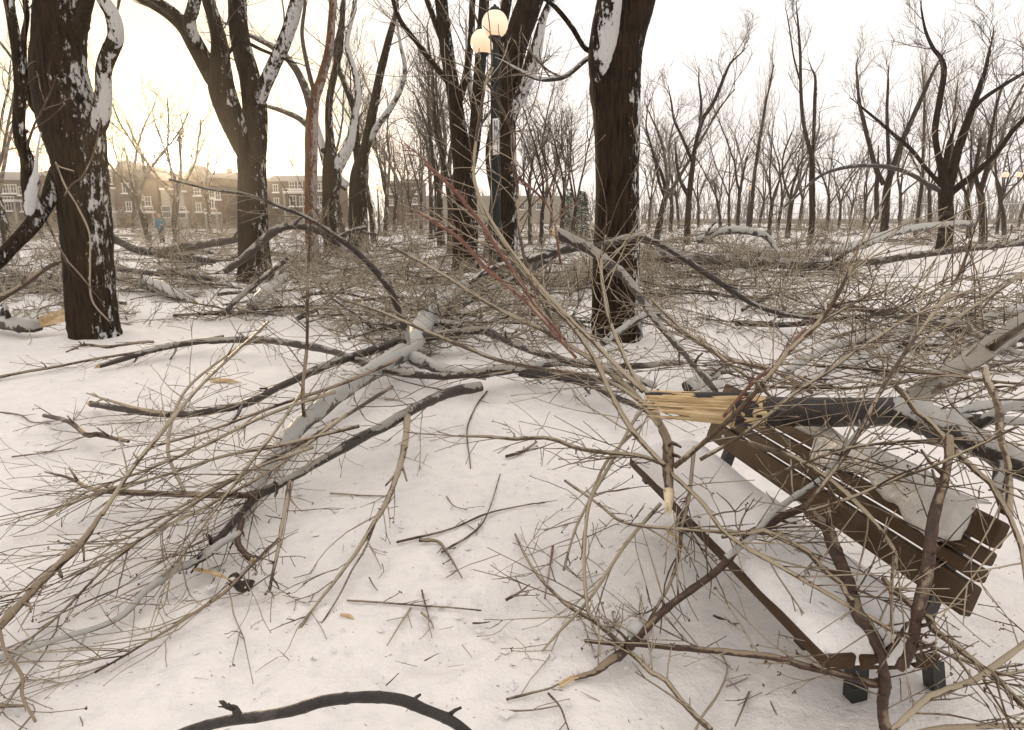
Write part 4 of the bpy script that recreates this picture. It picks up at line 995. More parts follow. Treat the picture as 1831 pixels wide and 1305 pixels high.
br('grey-brown branch sweeping left from the limb to a two-pronged broken end', 'limb_dark',
   [(860, 588, .25), (800, 596, .28), (725, 606, .33), (680, 622, .31), (620, 640, .28), (560, 664, .25), (500, 692, .22), (440, 720, .18), (350, 738, .14), (270, 738, .11), (162, 722, .08)], (7, 9, 9, 9, 8, 8, 7, 6.5), (18, .65, A1, .06, 1), 'tan', ends=(None, 2.0))
_prong_of = bpy.data.objects[[o.name for o in COL.objects if o.get('label', '').startswith('grey-brown branch sweeping')][0]]
adopt(br('pale splinter prong beside the two-pronged broken end', 'tan', [(300, 740, .13), (250, 733, .14), (205, 718, .16), (155, 703, .18)], (6, 4, 1.5), None), _prong_of, 'splinter_prong')
br('dark brown branch crossing the ice-sleeved limb, nearest of the diagonal stems', 'limb_dark',
   [(1090, 735, .30), (990, 770, .22), (860, 690, .32), (790, 706, .30), (720, 742, .27), (640, 786, .24), (560, 832, .2), (500, 866, .18), (458, 890, .15), (425, 925, .12), (380, 975, .09), (342, 1008, .06)][2:], (11, 10, 9.5, 9, 8, 8), (20, .62, A1, .06, 1), 'brown')
br('level brown branch with a pale split tip pointing left', 'brown',
   [(460, 888, .16), (400, 885, .18), (330, 884, .17), (230, 880, .16), (168, 875, .15), (130, 856, .15), (80, 843, .14)], (7, 7, 7, 6, 4, 1.5), (9, .5, A1, .06, 1), 'tan')
br('smooth grey branch running out of the left edge, broken in the middle', 'limb_ice',
   [(345, 1006, .06), (305, 1022, .08), (260, 1060, .06), (210, 1106, .04), (100, 1142, .05), (0, 1176, .05), (-60, 1200, .04)], (9, 9, 8, 6, 6.5, 7), (4, .4, A1, .1, 0), 'tan')
br('short iced stub with a sawn brown end, beside the hole in the snow', 'limb_ice', [(335, 1012, .05), (372, 990, .09), (400, 968, .12), (428, 955, .12)], (8, 9, 8), None, ends=(None, .6))
br('small forked stub with an orange cut end', 'brown', [(432, 930, .14), (425, 972, .10), (436, 990, .08), (450, 1000, .07)], (6, 7, 7), None, ends=(None, .6))
br('straight dark branch leaving the lower left edge', 'brown',
   [(185, 915, .30), (150, 962, .26), (90, 1022, .22), (48, 1066, .18), (0, 1118, .15), (-70, 1190, .08)], (4, 8, 9, 9, 9, 9), (5, .45, A1, .1, 1), 'brown')
br('pale stems fanning up from the straight dark branch', 'tan', [(182, 918, .30), (232, 845, .38), (300, 762, .45), (360, 690, .52), (430, 620, .55), (480, 575, .6)], (5, 4.5, 4, 3), (12, .7, A1, .05, 1), 'tan')
br('thin dark twig dangling down the lower left corner', 'brown', [(0, 1125, .15), (18, 1172, .12), (38, 1210, .08), (40, 1245, .06), (64, 1290, .03)], (3.5, 4, 3), (3, .18, A1, .05, 0))
br('hanging bare branch with a node, drooping to the snow left of centre', 'tan',
   [(728, 738, .26), (722, 800, .22), (707, 860, .17), (690, 900, .13), (672, 926, .10), (622, 1010, .05), (570, 1075, .025), (524, 1140, .01)], (8, 7, 6, 6, 5, 3.5, 2.2), (7, .45, A1, .04, 1), 'tan')
br('thin companion stem below the drooping node', 'brown', [(674, 928, .10), (655, 975, .07), (630, 1020, .05), (600, 1075, .03), (565, 1130, .01)], (2.6, 2.2, 1.5), None)
br('slender branch hooked over the diagonal stems at left of centre', 'tan', [(520, 860, .22), (505, 930, .16), (498, 985, .09), (488, 1030, .05), (480, 1060, .02)], (5, 4, 3), (7, .28, A2, .05, 1), 'brown')
br('broken branch with a sideways dark tip at the far left', 'brown', [(230, 790, .12), (180, 778, .11), (155, 776, .1), (128, 758, .1), (110, 750, .08), (80, 742, .05)], (4, 6, 5, 4.5), (5, .35, A2, .04, 1), 'tan', ends=(None, 1))
for i, (lab, pts) in enumerate([
    ('long pale twig crossing the left crown from the limb to the lower left', [(700, 690, .3), (560, 780, .28), (430, 850, .24), (300, 930, .2), (205, 1000, .15), (100, 1105, .05), (20, 1165, .02)]),
    ('pale twig dropping steeply to the left of the hole in the snow', [(540, 700, .35), (470, 800, .3), (390, 905, .22), (330, 985, .14), (290, 1030, .09)]),
    ('pale twig ending in a brown point above the smooth grey branch', [(620, 740, .33), (500, 830, .26), (380, 900, .2), (250, 965, .15), (130, 1035, .08)]),
    ('long bowed twig reaching farthest down-left below the crown', [(500, 960, .1), (420, 1040, .08), (340, 1100, .06), (250, 1155, .03), (170, 1203, .015)]),
    ('pale twig running level above the split-tipped branch', [(640, 760, .34), (520, 790, .3), (400, 815, .27), (290, 850, .22), (180, 880, .18), (85, 918, .12)]),
    ('bowed pale twig low in the left crown', [(560, 800, .3), (450, 840, .27), (330, 900, .2), (230, 960, .14), (160, 985, .12)]),
    ('upright pale shoot standing at the middle of the crown', [(545, 770, 4.9), (543, 700, 4.9), (548, 620, 4.95), (550, 540, 5.0), (552, 455, 5.0), (551, 400, 5.05)]),
    ('thin twig arching over the level branch at the left', [(330, 880, .2), (300, 800, .3), (330, 700, .42), (400, 640, .5), (470, 600, .55)]),
    ('long pale stem from the left crown toward the big left trunk', [(600, 700, .34), (480, 740, .34), (380, 790, .33), (260, 840, .28), (150, 880, .2), (80, 930, .12)]),
    ('pale twig crossing under the shoot toward the far left', [(720, 640, .34), (600, 690, .34), (480, 730, .3), (370, 770, .27), (270, 800, .22)])]):
    br(lab, 'tan' if i % 3 else 'brown', pts, (4.2, 3.6, 3, 2), (9, .55, A1, .04, 1), 'tan' if i % 2 else 'brown')

# -- the middle tangle between the limb and the massive trunk
br('ice-backed branch forking right from the limb knuckle toward the broken log', 'limb_ice',
   [(740, 640, .24), (790, 660, .22), (850, 668, .20), (930, 655, .22), (1010, 648, .24), (1090, 660, .26), (1170, 690, .3)], (14, 11, 10, 9, 9, 8), (14, .75, A1, .08, 1), 'tan', name='fallen_limb', cat='limb')
br('black branch lying low below the ice-backed one', 'limb_dark', [(930, 668, .16), (1000, 676, .18), (1060, 690, .18), (1110, 715, .18), (1160, 735, .2)], (7, 8, 7, 6), (8, .5, A1, .08, 1), 'tan')
br('dark branch curving right from the limb past the foot of the massive trunk', 'limb_dark',
   [(735, 606, .3), (800, 596, .3), (860, 590, .32), (900, 606, .3), (960, 630, .28), (1040, 650, .27), (1120, 655, .26), (1220, 648, .28)], (8, 9, 8, 7, 6), (14, .8, A1, .08, 1), 'tan')
br('heavy dark arm reaching down-right across the massive trunk', 'limb_dark',
   [(1000, 418, 7.4), (1050, 442, 7.2), (1088, 470, 6.9), (1128, 505, 6.6), (1160, 558, 6.2), (1195, 600, 5.9), (1235, 645, 5.5), (1280, 700, 5.0)], (11, 11, 9.4, 8, 7, 6), (14, .9, A1, .05, 1), 'tan', ends=(1.0, None))
br('dark ice-topped branch leaving the arm toward the right', 'limb_dark',
   [(1060, 444, 7.2), (1120, 426, 7.3), (1170, 432, 7.4), (1220, 460, 7.4), (1280, 500, 7.4), (1340, 540, 7.4), (1400, 560, 7.3), (1480, 572, 7.2)], (9, 8, 7, 6, 4), (14, .8, A1, .06, 1), 'tan')
br('branch dipping left from the arm to the lamp post', 'limb_ice', [(1040, 440, 7.3), (985, 452, 7.7), (930, 468, 8.2), (880, 480, 8.7), (840, 505, 9.0)], (9, 9, 8, 6), (9, .8, A1, .06, 1), 'tan')
br('grey forked branch leaning on the foot of the massive trunk', 'limb_ice', [(1075, 615, .2), (1110, 590, .35), (1150, 565, .5), (1180, 560, .55)], (8, 8, 6), (4, .5, A1, .1, 1), 'tan')
for i, (lab, pts, w_) in enumerate([
    ('long pale stem running from the lamp post down to the splintered log, uppermost', [(1190, 835, 2.75), (1130, 768, 3.0), (1092, 700, 3.25), (1050, 622, 3.5), (1000, 560, 3.75), (930, 480, 4.0), (870, 415, 4.2), (850, 385, 4.3)], (6, 6, 5, 4, 3)),
    ('second long pale stem beside the uppermost one, lower and thicker', [(1180, 760, 3.0), (1120, 690, 3.3), (1050, 640, 3.6), (970, 590, 3.9), (880, 545, 4.2), (790, 490, 4.5), (700, 440, 4.8)], (6, 5.5, 5, 4, 3)),
    ('pale stem rising straight up in front of the massive trunk', [(1170, 720, 3.1), (1120, 650, 3.4), (1085, 560, 3.7), (1075, 480, 3.9), (1082, 420, 4.0)], (5, 4, 3)),
    ('pale stem arching far left over the snow from the splintered log', [(1165, 730, 3.0), (1080, 680, 3.4), (980, 660, 3.8), (880, 640, 4.2), (780, 600, 4.6), (690, 560, 5.0), (600, 530, 5.3)], (5, 4.5, 4, 3)),
    ('pale stem curving up to the lamp globe', [(1150, 700, 3.1), (1010, 560, 3.5), (900, 430, 3.8), (850, 330, 3.9), (852, 250, 3.95), (865, 160, 3.9), (880, 120, 3.9)], (5, 4, 3.5, 3)),
    ('pale stem leaning right past the lamp post toward the sky', [(1000, 600, 3.8), (945, 480, 4.0), (925, 390, 4.1), (922, 320, 4.1), (915, 240, 4.1), (880, 160, 4.0), (850, 120, 3.9)], (4, 3.5, 3)),
    ], 0):
    br(lab, 'tan', pts, w_, (12, .6, A1, .03, 1), 'tan')
br('bright red-brown shoot pointing up-left in front of the lamp post, upper one', 'red', [(1010, 610, 3.4), (930, 505, 3.5), (885, 435, 3.55), (850, 385, 3.6), (800, 330, 3.6), (765, 296, 3.6)], (3.5, 4.5, 4.5, 3.5), (5, .25, A3, .1, 1), 'red')
br('bright red-brown shoot pointing up-left in front of the lamp post, lower one', 'red', [(1030, 640, 3.3), (960, 560, 3.4), (870, 480, 3.5), (825, 432, 3.55), (748, 378, 3.6)], (3.5, 4.5, 4.5, 3.5), (4, .22, A3, .1, 1), 'red')
br('thin twig with red bud knots beside the lamp post', 'red', [(1000, 470, 4.2), (985, 380, 4.2), (945, 332, 4.2), (925, 318, 4.2)], (3, 3, 2), (5, .2, A2, .1, 1), 'red')

# -- splintered log on the bench and the crown around it
LG = [(1162, 712, .84), (1200, 728, .845), (1260, 733, .85), (1345, 735, .855), (1430, 736, .86), (1520, 736, .86), (1618, 736, .855)]
pl, rl = traced(LG, (10, 26, 29, 30, 30, 29, 28), 8, 0)
R = np.random.default_rng(9)
i0 = 24                                                # bark starts here; before it the wood is torn open
org = tuple(pl[0]); rt = empty('broken_log', org, 'black broken log with yellow splintered end resting on the bench back', 'log')
mb = MB(); rough_tube(mb, pl[i0 - 3:], rl[i0 - 3:] * 1.0, 26, R, .07); mb.build('bark_shell', M['black'], rt, org)
mb = MB(); d = nrm(pl[-1] - pl[0]); e1 = nrm(np.cross(d, [0, 0, 1])); e2 = np.cross(e1, d)
for s in range(85):                                    # long splinters of different reach
    a = R.uniform(0, 6.28); q = math.sqrt(R.random()) * .86
    off = (e1 * math.cos(a) + e2 * math.sin(a)) * q * .074
    st = .16 + .30 * (1 - max(0, (math.sin(a) + .15))) * R.uniform(.2, 1) * .55 + R.uniform(0, .08)
    L0 = float(np.linalg.norm(pl[i0] - pl[0])); a0 = pl[i0 + 2] + off; b0 = pl[i0] + off * R.uniform(.8, 1.05) - d * L0 * (R.uniform(.45, 1.0) if s < 44 else R.uniform(.6, 1.12))
    b0 = b0 + np.array([0, 0, .018 * (1 if R.random() < .5 else 0)])
    w0 = R.uniform(.009, .020) if s < 44 else R.uniform(.003, .007)
    mb.tube([a0, a0 * .6 + b0 * .4, a0 * .2 + b0 * .8, b0], [w0, w0 * .95, w0 * .6, w0 * .12], 5)
mb.tube(smooth([pl[i0 + 2], pl[i0 - 4] - e2 * .008, pl[i0 // 2] - e2 * .012, pl[3] - e2 * .005], 6), np.linspace(.066, .012, 19), 9, squash=1 + .16 * R.normal(0, 1, (19, 9)))
mb.build('splintered_wood', M['wood'], rt, org, False)
mb = MB(); mb.tube(smooth([pl[i0] + e2 * .066, pl[i0 // 2] + e2 * .062, pl[2] + e2 * .03, pl[0] + e2 * .02 - d * .02], 5), np.linspace(.022, .006, 16), 7); mb.build('bark_strip', M['black'], rt, org)
br('ice-sheathed limb running on from the log to the right edge', 'limb_ice', [(1600, 738, .855), (1640, 744, .86), (1700, 770, .86), (1760, 798, .85), (1831, 838, .83), (1920, 885, .8)], (25, 31, 31, 30, 28, 26), (8, .5, A2, .05, 1), 'tan', name='fallen_limb', cat='limb')
br('smooth grey-tan limb rising to the right edge above the log', 'limb_tan', [(1610, 745, 2.95), (1650, 700, 3.05), (1720, 655, 3.2), (1780, 615, 3.3), (1840, 572, 3.4), (1920, 505, 3.5)], (26, 20, 20, 19, 18, 16), (9, .7, A1, .05, 1), 'brown', name='fallen_limb', cat='limb')
br('short grey branch forking off the ice-sheathed limb toward the right edge', 'limb_ice', [(1690, 745, .9), (1740, 728, .92), (1790, 724, .92), (1860, 730, .9)], (9, 10, 10), (5, .5, A1, .05, 1), 'tan')
_stub = br('broken stub with a pale cut face hanging below the splintered log', 'brown', [(1168, 720, .78), (1185, 770, .70), (1194, 810, .64), (1197, 845, .59), (1196, 882, .54)], (7, 9, 11, 11, 9), None)
mb = MB(); p0, p1 = gp(1196, 878, .545), gp(1194, 916, .50); mb.tube(smooth([p0, (p0 + p1) / 2 + [.002, 0, 0], p0 * .35 + p1 * .65], 4), np.linspace(.024, .013, 9), 8)
for s in range(22):
    o_ = R.normal(0, .0085, 3); o_[2] *= .4; mb.tube([p0 + o_, p0 * .5 + p1 * .5 + o_, p0 + (p1 - p0) * R.uniform(.7, 1.2) + o_ * 1.1], [.007, .005, .0008], 4)
adopt(mb.build('split_tip', M['woodpale'], None, tuple(p0)), _stub)
for i, (lab, m, pts, w_, tw) in enumerate([
    ('level pale branch from the hanging stub out over the snow to the left', 'tan', [(1190, 832, .6), (1140, 815, .6), (1050, 806, .56), (985, 786, .5), (900, 781, .42), (820, 780, .35)], (5, 5, 4.5, 3), (10, .5, A1, .02, 1)),
    ('long bud-tipped branch rising right from the stub to above the log', 'tan', [(1205, 835, 2.75), (1280, 772, 2.6), (1335, 718, 2.5), (1400, 640, 2.4), (1462, 580, 2.35), (1502, 520, 2.3), (1528, 470, 2.3)], (6, 5.5, 5, 5, 3.5), (10, .45, A3, .05, 1)),
    ('straight pale branch from the stub down-right across the bench seat', 'tan', [(1200, 846, .6), (1245, 888, .58), (1292, 945, .56), (1332, 978, .55), (1380, 1006, .54), (1445, 1043, .52), (1518, 1082, .5)], (5, 5, 5.5, 5), (7, .35, A2, .03, 1)),
    ('thick grey stem curving from the upper left down onto the bench seat', 'tan', [(1160, 705, .75), (1200, 770, .72), (1270, 828, .74), (1331, 790, .86), (1377, 803, .86), (1423, 819, .84), (1469, 849, .8), (1527, 895, .74), (1564, 932, .7), (1598, 984, .65), (1595, 1033, .6), (1594, 1150, .5)][3:], (7, 6, 5.5, 5, 4, 3), (9, .35, A2, .03, 1)),
    ('ice-grey stem crossing the bench back from seat to log', 'limb_ice', [(1300, 1000, .5), (1362, 941, .56), (1420, 889, .64), (1438, 877, .66), (1475, 849, .72), (1515, 797, .84), (1552, 751, .95)], (7, 7, 6, 6), (8, .4, A2, .05, 1)),
    ('slim pale stem bowed level across the bench back', 'tan', [(1371, 855, .75), (1435, 828, .82), (1503, 806, .88), (1564, 794, .92), (1622, 789, .94), (1677, 789, .95)], (4, 3.5, 3), (6, .3, A2, .04, 1)),
    ('straight slim stem crossing the lower bench slats', 'tan', [(1444, 914, .66), (1515, 892, .74), (1600, 858, .84), (1668, 834, .92), (1740, 800, 1.0), (1820, 762, 1.1)], (3.5, 3.5, 3), (6, .3, A2, .04, 1)),
    ('pale upright stem beside the right edge, dropping past the bench end', 'tan', [(1760, 662, 1.1), (1772, 696, 1.06), (1785, 742, 1.0), (1797, 803, .92), (1805, 849, .86), (1806, 920, .78)], (6, 8, 8, 7, 8), (5, .35, A2, .05, 1)),
    ('long pale stem slanting down-right over the bench end', 'tan', [(1600, 690, 1.08), (1631, 727, 1.04), (1668, 757, 1.0), (1702, 797, .96), (1726, 822, .93), (1754, 852, .9), (1785, 889, .86), (1809, 932, .82), (1828, 990, .76), (1840, 1060, .7)], (6, 6, 7, 6, 5), (7, .35, A2, .05, 1)),
    ('pale bowed stem along the snow-covered seat', 'tan', [(1290, 960, .55), (1331, 951, .56), (1368, 951, .56), (1408, 969, .55), (1447, 988, .54), (1478, 1021, .53), (1509, 1052, .52), (1524, 1074, .51)], (4, 6, 6, 6, 5), (5, .3, A2, .04, 1)),
    ('brown forked stem standing at the near end of the bench seat', 'brown', [(1585, 1310, .06), (1580, 1262, .14), (1582, 1225, .22), (1575, 1180, .32), (1555, 1130, .40), (1530, 1080, .46), (1502, 1002, .53), (1482, 952, .58), (1452, 918, .62), (1440, 905, .63)], (10, 11, 11, 13, 13, 12, 11), (8, .3, A2, .06, 1)),
    ('brown branch running left from the forked stem under the bench', 'brown', [(1580, 1225, .2), (1540, 1216, .22), (1480, 1200, .24), (1400, 1180, .24), (1300, 1164, .2), (1200, 1155, .14), (1120, 1152, .1), (1045, 1145, .05)], (10, 9, 8, 7, 6, 4), (7, .35, A2, .06, 1)),
    ('dark straight stem crossing the bench slats near the end', 'brown', [(1612, 1195, .36), (1625, 1165, .42), (1642, 1100, .54), (1660, 1020, .66), (1672, 920, .80), (1690, 835, .92), (1698, 780, 1.0)], (10, 11, 12, 11, 9, 9), (5, .3, A2, .05, 1)),
    ('pale branch rising across the lower right corner', 'tan', [(1588, 1306, .3), (1622, 1276, .34), (1668, 1248, .37), (1730, 1218, .4), (1791, 1181, .44), (1840, 1146, .48), (1900, 1100, .52)], (6, 7, 7, 6), (6, .3, A2, .05, 1)),
    ('tan stem slanting down-right from the bench end to the right edge', 'tan', [(1576, 1034, .56), (1607, 1061, .54), (1638, 1089, .52), (1668, 1116, .5), (1699, 1147, .47), (1754, 1190, .42), (1791, 1221, .38), (1840, 1270, .33)], (6, 7, 8, 6, 5), (6, .3, A2, .03, 1)),
    ('thin pale stem leaving the near bench end toward the right edge', 'tan', [(1552, 1101, .5), (1595, 1126, .48), (1638, 1144, .46), (1687, 1166, .43), (1745, 1187, .4), (1775, 1205, .38), (1840, 1202, .36)], (5, 5, 4, 4), (6, .25, A2, .05, 1)),
    ('pale branch lying along the bottom right edge', 'tan', [(1600, 1318, .25), (1680, 1301, .25), (1760, 1298, .25), (1850, 1297, .25)], (6, 6, 6), (3, .2, A2, .05, 0)),
    ('long tan twig sweeping from the snow to the bottom edge, right of centre', 'tan', [(1272, 1306, .12), (1230, 1262, .12), (1185, 1215, .12), (1150, 1188, .11), (1110, 1146, .1), (1060, 1110, .09), (1010, 1080, .07), (952, 1015, .04), (920, 956, .02)], (7, 6, 5.5, 5, 4, 2.5), (5, .28, A2, .06, 1)),
    ('tan twig rising from that sweeping twig toward the stub', 'tan', [(1060, 1110, .09), (1050, 1085, .14), (1044, 1000, .25), (1052, 905, .38), (1085, 840, .48), (1130, 760, .6), (1165, 715, .7)], (4.5, 4, 4, 3.5), (7, .4, A2, .03, 1)),
    ('brown and iced branch from the snow up onto the bench seat edge', 'brown', [(1028, 1214, .02), (1080, 1190, .05), (1112, 1164, .08), (1152, 1130, .14), (1202, 1080, .22), (1262, 1034, .32), (1302, 998, .40), (1345, 955, .5), (1372, 938, .54), (1440, 905, .6)], (5, 10, 9, 8, 8, 8, 9), (7, .35, A2, .04, 1)),
    ('thin pale twig crossing the bench front from the left', 'tan', [(1010, 860, .3), (1075, 905, .34), (1120, 935, .38), (1220, 945, .46), (1300, 950, .5), (1400, 955, .55)], (3, 3.5, 4), (7, .35, A2, .03, 1)),
    ('pale slanting twig from below the stub down to the snow', 'tan', [(1240, 800, .6), (1235, 870, .5), (1225, 920, .4), (1215, 980, .28), (1195, 1050, .14), (1160, 1110, .05)], (4.5, 4.5, 4, 3), (7, .35, A2, .03, 1)),
    ('straight tan twig pointing to the lower left below the stub', 'tan', [(1180, 900, .45), (1120, 970, .3), (1060, 1060, .16), (1020, 1110, .08), (970, 1166, .02)], (4, 4, 4, 2), (6, .35, A2, .03, 1)),
    ('bowed twig hanging from the stub to the snow on its left', 'tan', [(1150, 760, .62), (1090, 820, .45), (1050, 900, .3), (1025, 960, .18), (1008, 1020, .06)], (3.5, 3.5, 2.5), (7, .35, A2, .03, 1)),
    ]):
    br(lab, m, pts, w_, tw, 'tan' if i % 3 else 'brown')

# -- right side tangle above and beyond the log
for i, (lab, m, pts, w_, tw, tm) in enumerate([
    ('grey branch dipping from the right edge to the snow above the log', 'limb_ice', [(1850, 545, .35), (1780, 562, .32), (1690, 578, .3), (1610, 590, .28), (1540, 604, .26), (1480, 622, .22), (1430, 650, .15), (1400, 670, .08)], (9, 9, 9, 8, 9, 8), (12, .9, A1, .1, 1), 'brown'),
    ('thick bark-stripped branch lying on snow below the dipping grey branch', 'limb_ice', [(1430, 690, .1), (1480, 665, .14), (1560, 635, .2), (1620, 600, .26)], (8, 9, 8), (6, .7, A1, .1, 1), 'brown'),
    ('dark branch from the right edge lying behind the rising grey-tan limb', 'limb_dark', [(1860, 610, .3), (1800, 600, .34), (1720, 590, .36), (1640, 575, .36), (1560, 555, .38), (1480, 545, .4)], (9, 8, 7, 5), (12, .8, A1, .1, 1), 'brown'),
    ('bud-tipped shoot pointing up to the right of the splintered log', 'red', [(1290, 745, .85), (1340, 690, .98), (1390, 650, 1.05), (1420, 612, 1.12), (1440, 590, 1.16)], (4, 4.5, 4), (5, .3, A3, .06, 1), 'red'),
    ('long tan shoot crossing the log toward the upper right', 'tan', [(1440, 905, 2.2), (1520, 800, 2.3), (1580, 690, 2.4), (1640, 600, 2.5), (1700, 520, 2.6), (1740, 430, 2.6)], (5, 4.5, 4, 3), (10, .45, A3, .05, 1), 'tan'),
    ('slim tan shoot crossing the log left of the ice sheath', 'tan', [(1250, 820, 2.5), (1340, 770, 2.5), (1440, 690, 2.6), (1540, 620, 2.8), (1640, 560, 3.0), (1740, 520, 3.1)], (4.5, 4, 3.5, 3), (10, .5, A3, .05, 1), 'brown'),
    ('slim brown shoot running level above the log', 'brown', [(1831, 640, 1.0), (1740, 660, .98), (1640, 680, .96), (1540, 690, .94), (1440, 694, .92), (1350, 690, .9)], (3.5, 3.5, 3), (12, .5, A1, .06, 1), 'brown'),
    ('second brown shoot running level, just below the first', 'brown', [(1850, 690, .95), (1760, 680, .98), (1660, 668, 1.0), (1560, 662, 1.0), (1460, 655, .98)], (3.5, 3.5, 3), (12, .5, A1, .06, 1), 'tan'),
    ('forked tan twig at the right edge above the grey-tan limb', 'tan', [(1860, 470, 3.8), (1800, 510, 3.7), (1740, 545, 3.6), (1680, 590, 3.5), (1620, 630, 3.4)], (4, 4, 3), (10, .5, A1, .06, 1), 'tan'),
    ('thin branch fanning toward the massive trunk from the right', 'tan', [(1420, 760, 3.0), (1360, 690, 3.3), (1290, 640, 3.6), (1220, 590, 3.9), (1160, 530, 4.1)], (4.5, 4, 3), (12, .6, A1, .05, 1), 'tan'),
    ('low tan branch lying between the massive trunk and the log', 'tan', [(1450, 700, .35), (1380, 660, .34), (1300, 640, .32), (1230, 600, .34), (1170, 560, .36)], (5, 5, 4), (14, .7, A1, .08, 1), 'brown'),
    ('short grey stub with dark buds lying right of the massive trunk', 'limb_ice', [(1230, 690, .12), (1270, 670, .16), (1305, 645, .2)], (14, 12, 9), (4, .4, A2, .1, 1), 'brown'),
    ]):
    br(lab, m, pts, w_, tw, tm)

# -- middle distance: limbs on the snow that one can pick out
for i, (lab, m, pts, w_, tw, tm, nm) in enumerate([
    ('long snow-topped black limb lying level on the snow right of the massive trunk', 'limb_dark', [(1150, 458, 19), (1220, 462, 19), (1300, 466, 19.3), (1380, 470, 19.6), (1450, 474, 19.8), (1520, 472, 20)], (11, 12, 12, 10, 8), (14, 1.3, A1, .15, 1), 'brush', 'fallen_limb'),
    ('branch continuing right from the black limb and rising to the edge', 'limb_dark', [(1500, 474, 20), (1560, 468, 20), (1640, 456, 20), (1720, 446, 20), (1790, 438, 20), (1860, 432, 20)], (8, 8, 7, 7, 6), (12, 1.2, A1, .1, 1), 'brush', 'fallen_limb'),
    ('pale snowy limb slanting up-right behind the black limb', 'limb_ice', [(1480, 452, 22), (1540, 436, 23), (1590, 418, 24), (1660, 404, 25), (1740, 398, 26)], (9, 10, 8, 6), (14, 1.6, A1, .15, 1), 'brush', 'fallen_limb'),
    ('snow-lined arched limb beyond the black limb', 'limb_ice', [(1246, 430, 24), (1275, 418, 24), (1310, 411, 24), (1345, 414, 24), (1372, 424, 24), (1385, 440, 24)], (7, 9, 8, 6), (6, 1.2, A1, .1, 1), 'brush', 'fallen_limb'),
    ('dark arched branch in front of the two-stemmed tree', 'limb_dark', [(402, 486, 14.5), (435, 462, 14.5), (468, 432, 14.6), (492, 412, 14.6), (520, 404, 14.7), (555, 408, 14.8), (600, 424, 15), (625, 414, 15), (655, 405, 15)], (8, 9, 9, 8, 6, 4), (8, 1.0, A1, .1, 1), 'brush', 'fallen_limb'),
    ('dark stick leaning down-left before the two-stemmed tree', 'limb_dark', [(398, 562, 10.4), (430, 530, 10.6), (470, 498, 10.8), (515, 462, 11)], (5, 6, 6, 5), (5, .8, A1, .1, 1), 'brush', 'fallen_branch'),
    ('broken log stub with orange torn wood on the snow left of the limb', 'limb_ice', [(452, 545, .1), (475, 522, .22), (495, 505, .3), (512, 492, .35)], (10, 11, 10, 7), None, None, 'broken_log'),
    ('iced grey log half sunk in snow right of the big left trunk', 'limb_ice', [(262, 505, .25), (285, 512, .22), (315, 526, .14), (345, 538, .02)], (12, 13, 12, 8), None, None, 'broken_log'),
    ('snow-coated log with a torn orange end at the far left', 'limb_ice', [(-30, 570, .15), (10, 577, .16), (45, 582, .15), (75, 580, .15)], (14, 14, 13, 11), (5, .8, A2, .1, 1), 'brush', 'broken_log'),
    ('black branch lying level behind the big left trunk', 'black', [(195, 422, 19), (240, 445, 19), (290, 456, 19), (340, 462, 19.5), (385, 468, 20)], (8, 8, 7, 5), (8, 1.2, A1, .1, 1), 'brush', 'fallen_branch'),
    ('second black branch lying lower behind the big left trunk', 'black', [(200, 480, .25), (260, 488, .25), (320, 492, .22), (390, 500, .18)], (6, 6, 5), (8, 1.1, A1, .1, 1), 'brush', 'fallen_branch'),
    ('dark snow-topped trunk piece lying by the two-stemmed tree', 'limb_dark', [(250, 452, 22), (310, 446, 22), (380, 434, 22), (430, 428, 22)], (7, 8, 8, 6), (7, 1.2, A1, .1, 1), 'brush', 'fallen_limb'),
    ('grey branches fanning at the far left edge', 'brown', [(-20, 545, 11.4), (40, 510, 11.8), (90, 475, 12.2), (150, 452, 12.6)], (6, 6, 5, 4), (12, 1.1, A1, .1, 1), 'brush', 'fallen_branch'),
    ('dark branch crossing low left of the big left trunk', 'limb_dark', [(-20, 470, .3), (40, 492, .28), (90, 505, .26), (140, 520, .2)], (7, 7, 6), (10, 1.0, A1, .1, 1), 'brush', 'fallen_branch'),
    ('short black stick lying on the snow before the big left trunk', 'brown', [(275, 612, .03), (235, 614, .03), (190, 620, .02), (150, 616, .02), (120, 630, .01)], (4, 4, 3, 2), (3, .4, A2, .03, 0), 'brown', 'fallen_branch'),
    ('long thin stem lying over the snow at the left edge', 'brown', [(400, 600, .2), (280, 625, .14), (170, 642, .08), (80, 660, .05), (-10, 675, .04)], (3, 3, 3, 3), (7, .6, A1, .05, 1), 'brown', 'fallen_branch'),
    ('brown branch slanting down from the lamp post foot to the limb', 'limb_dark', [(1000, 452, 11.8), (930, 492, 11.4), (870, 520, 11), (830, 545, 10.6)], (6, 6, 5), (8, .9, A1, .1, 1), 'brush', 'fallen_branch'),
    ('pale iced twig draped over the big left trunk', 'tan', [(95, 300, 1.0), (100, 292, 1.0)], (2, 2), None, None, 'fallen_branch'),
    ]):
    if nm == 'fallen_branch' and lab.startswith('pale iced twig draped'):
        continue
    br(lab, m, pts, w_, tw, tm, name=nm, cat='log' if nm == 'broken_log' else 'branch', ends=((None, 1.6) if nm == 'broken_log' else (None, None)))
# torn orange plank of the left log
mb = MB(); p0, p1 = gp(72, 584, .14), gp(132, 552, .34); p2 = gp(120, 575, .2)
mb.prism([p0, p0 + [0, 0, .14], p1 + [0, 0, .05], p1, p2], (0, .05, 0)); adopt(mb.build('torn_wood', M['wood'], None, tuple(p0), False), [o for o in COL.objects if o.get('label', '').startswith('snow-coated log')][0])
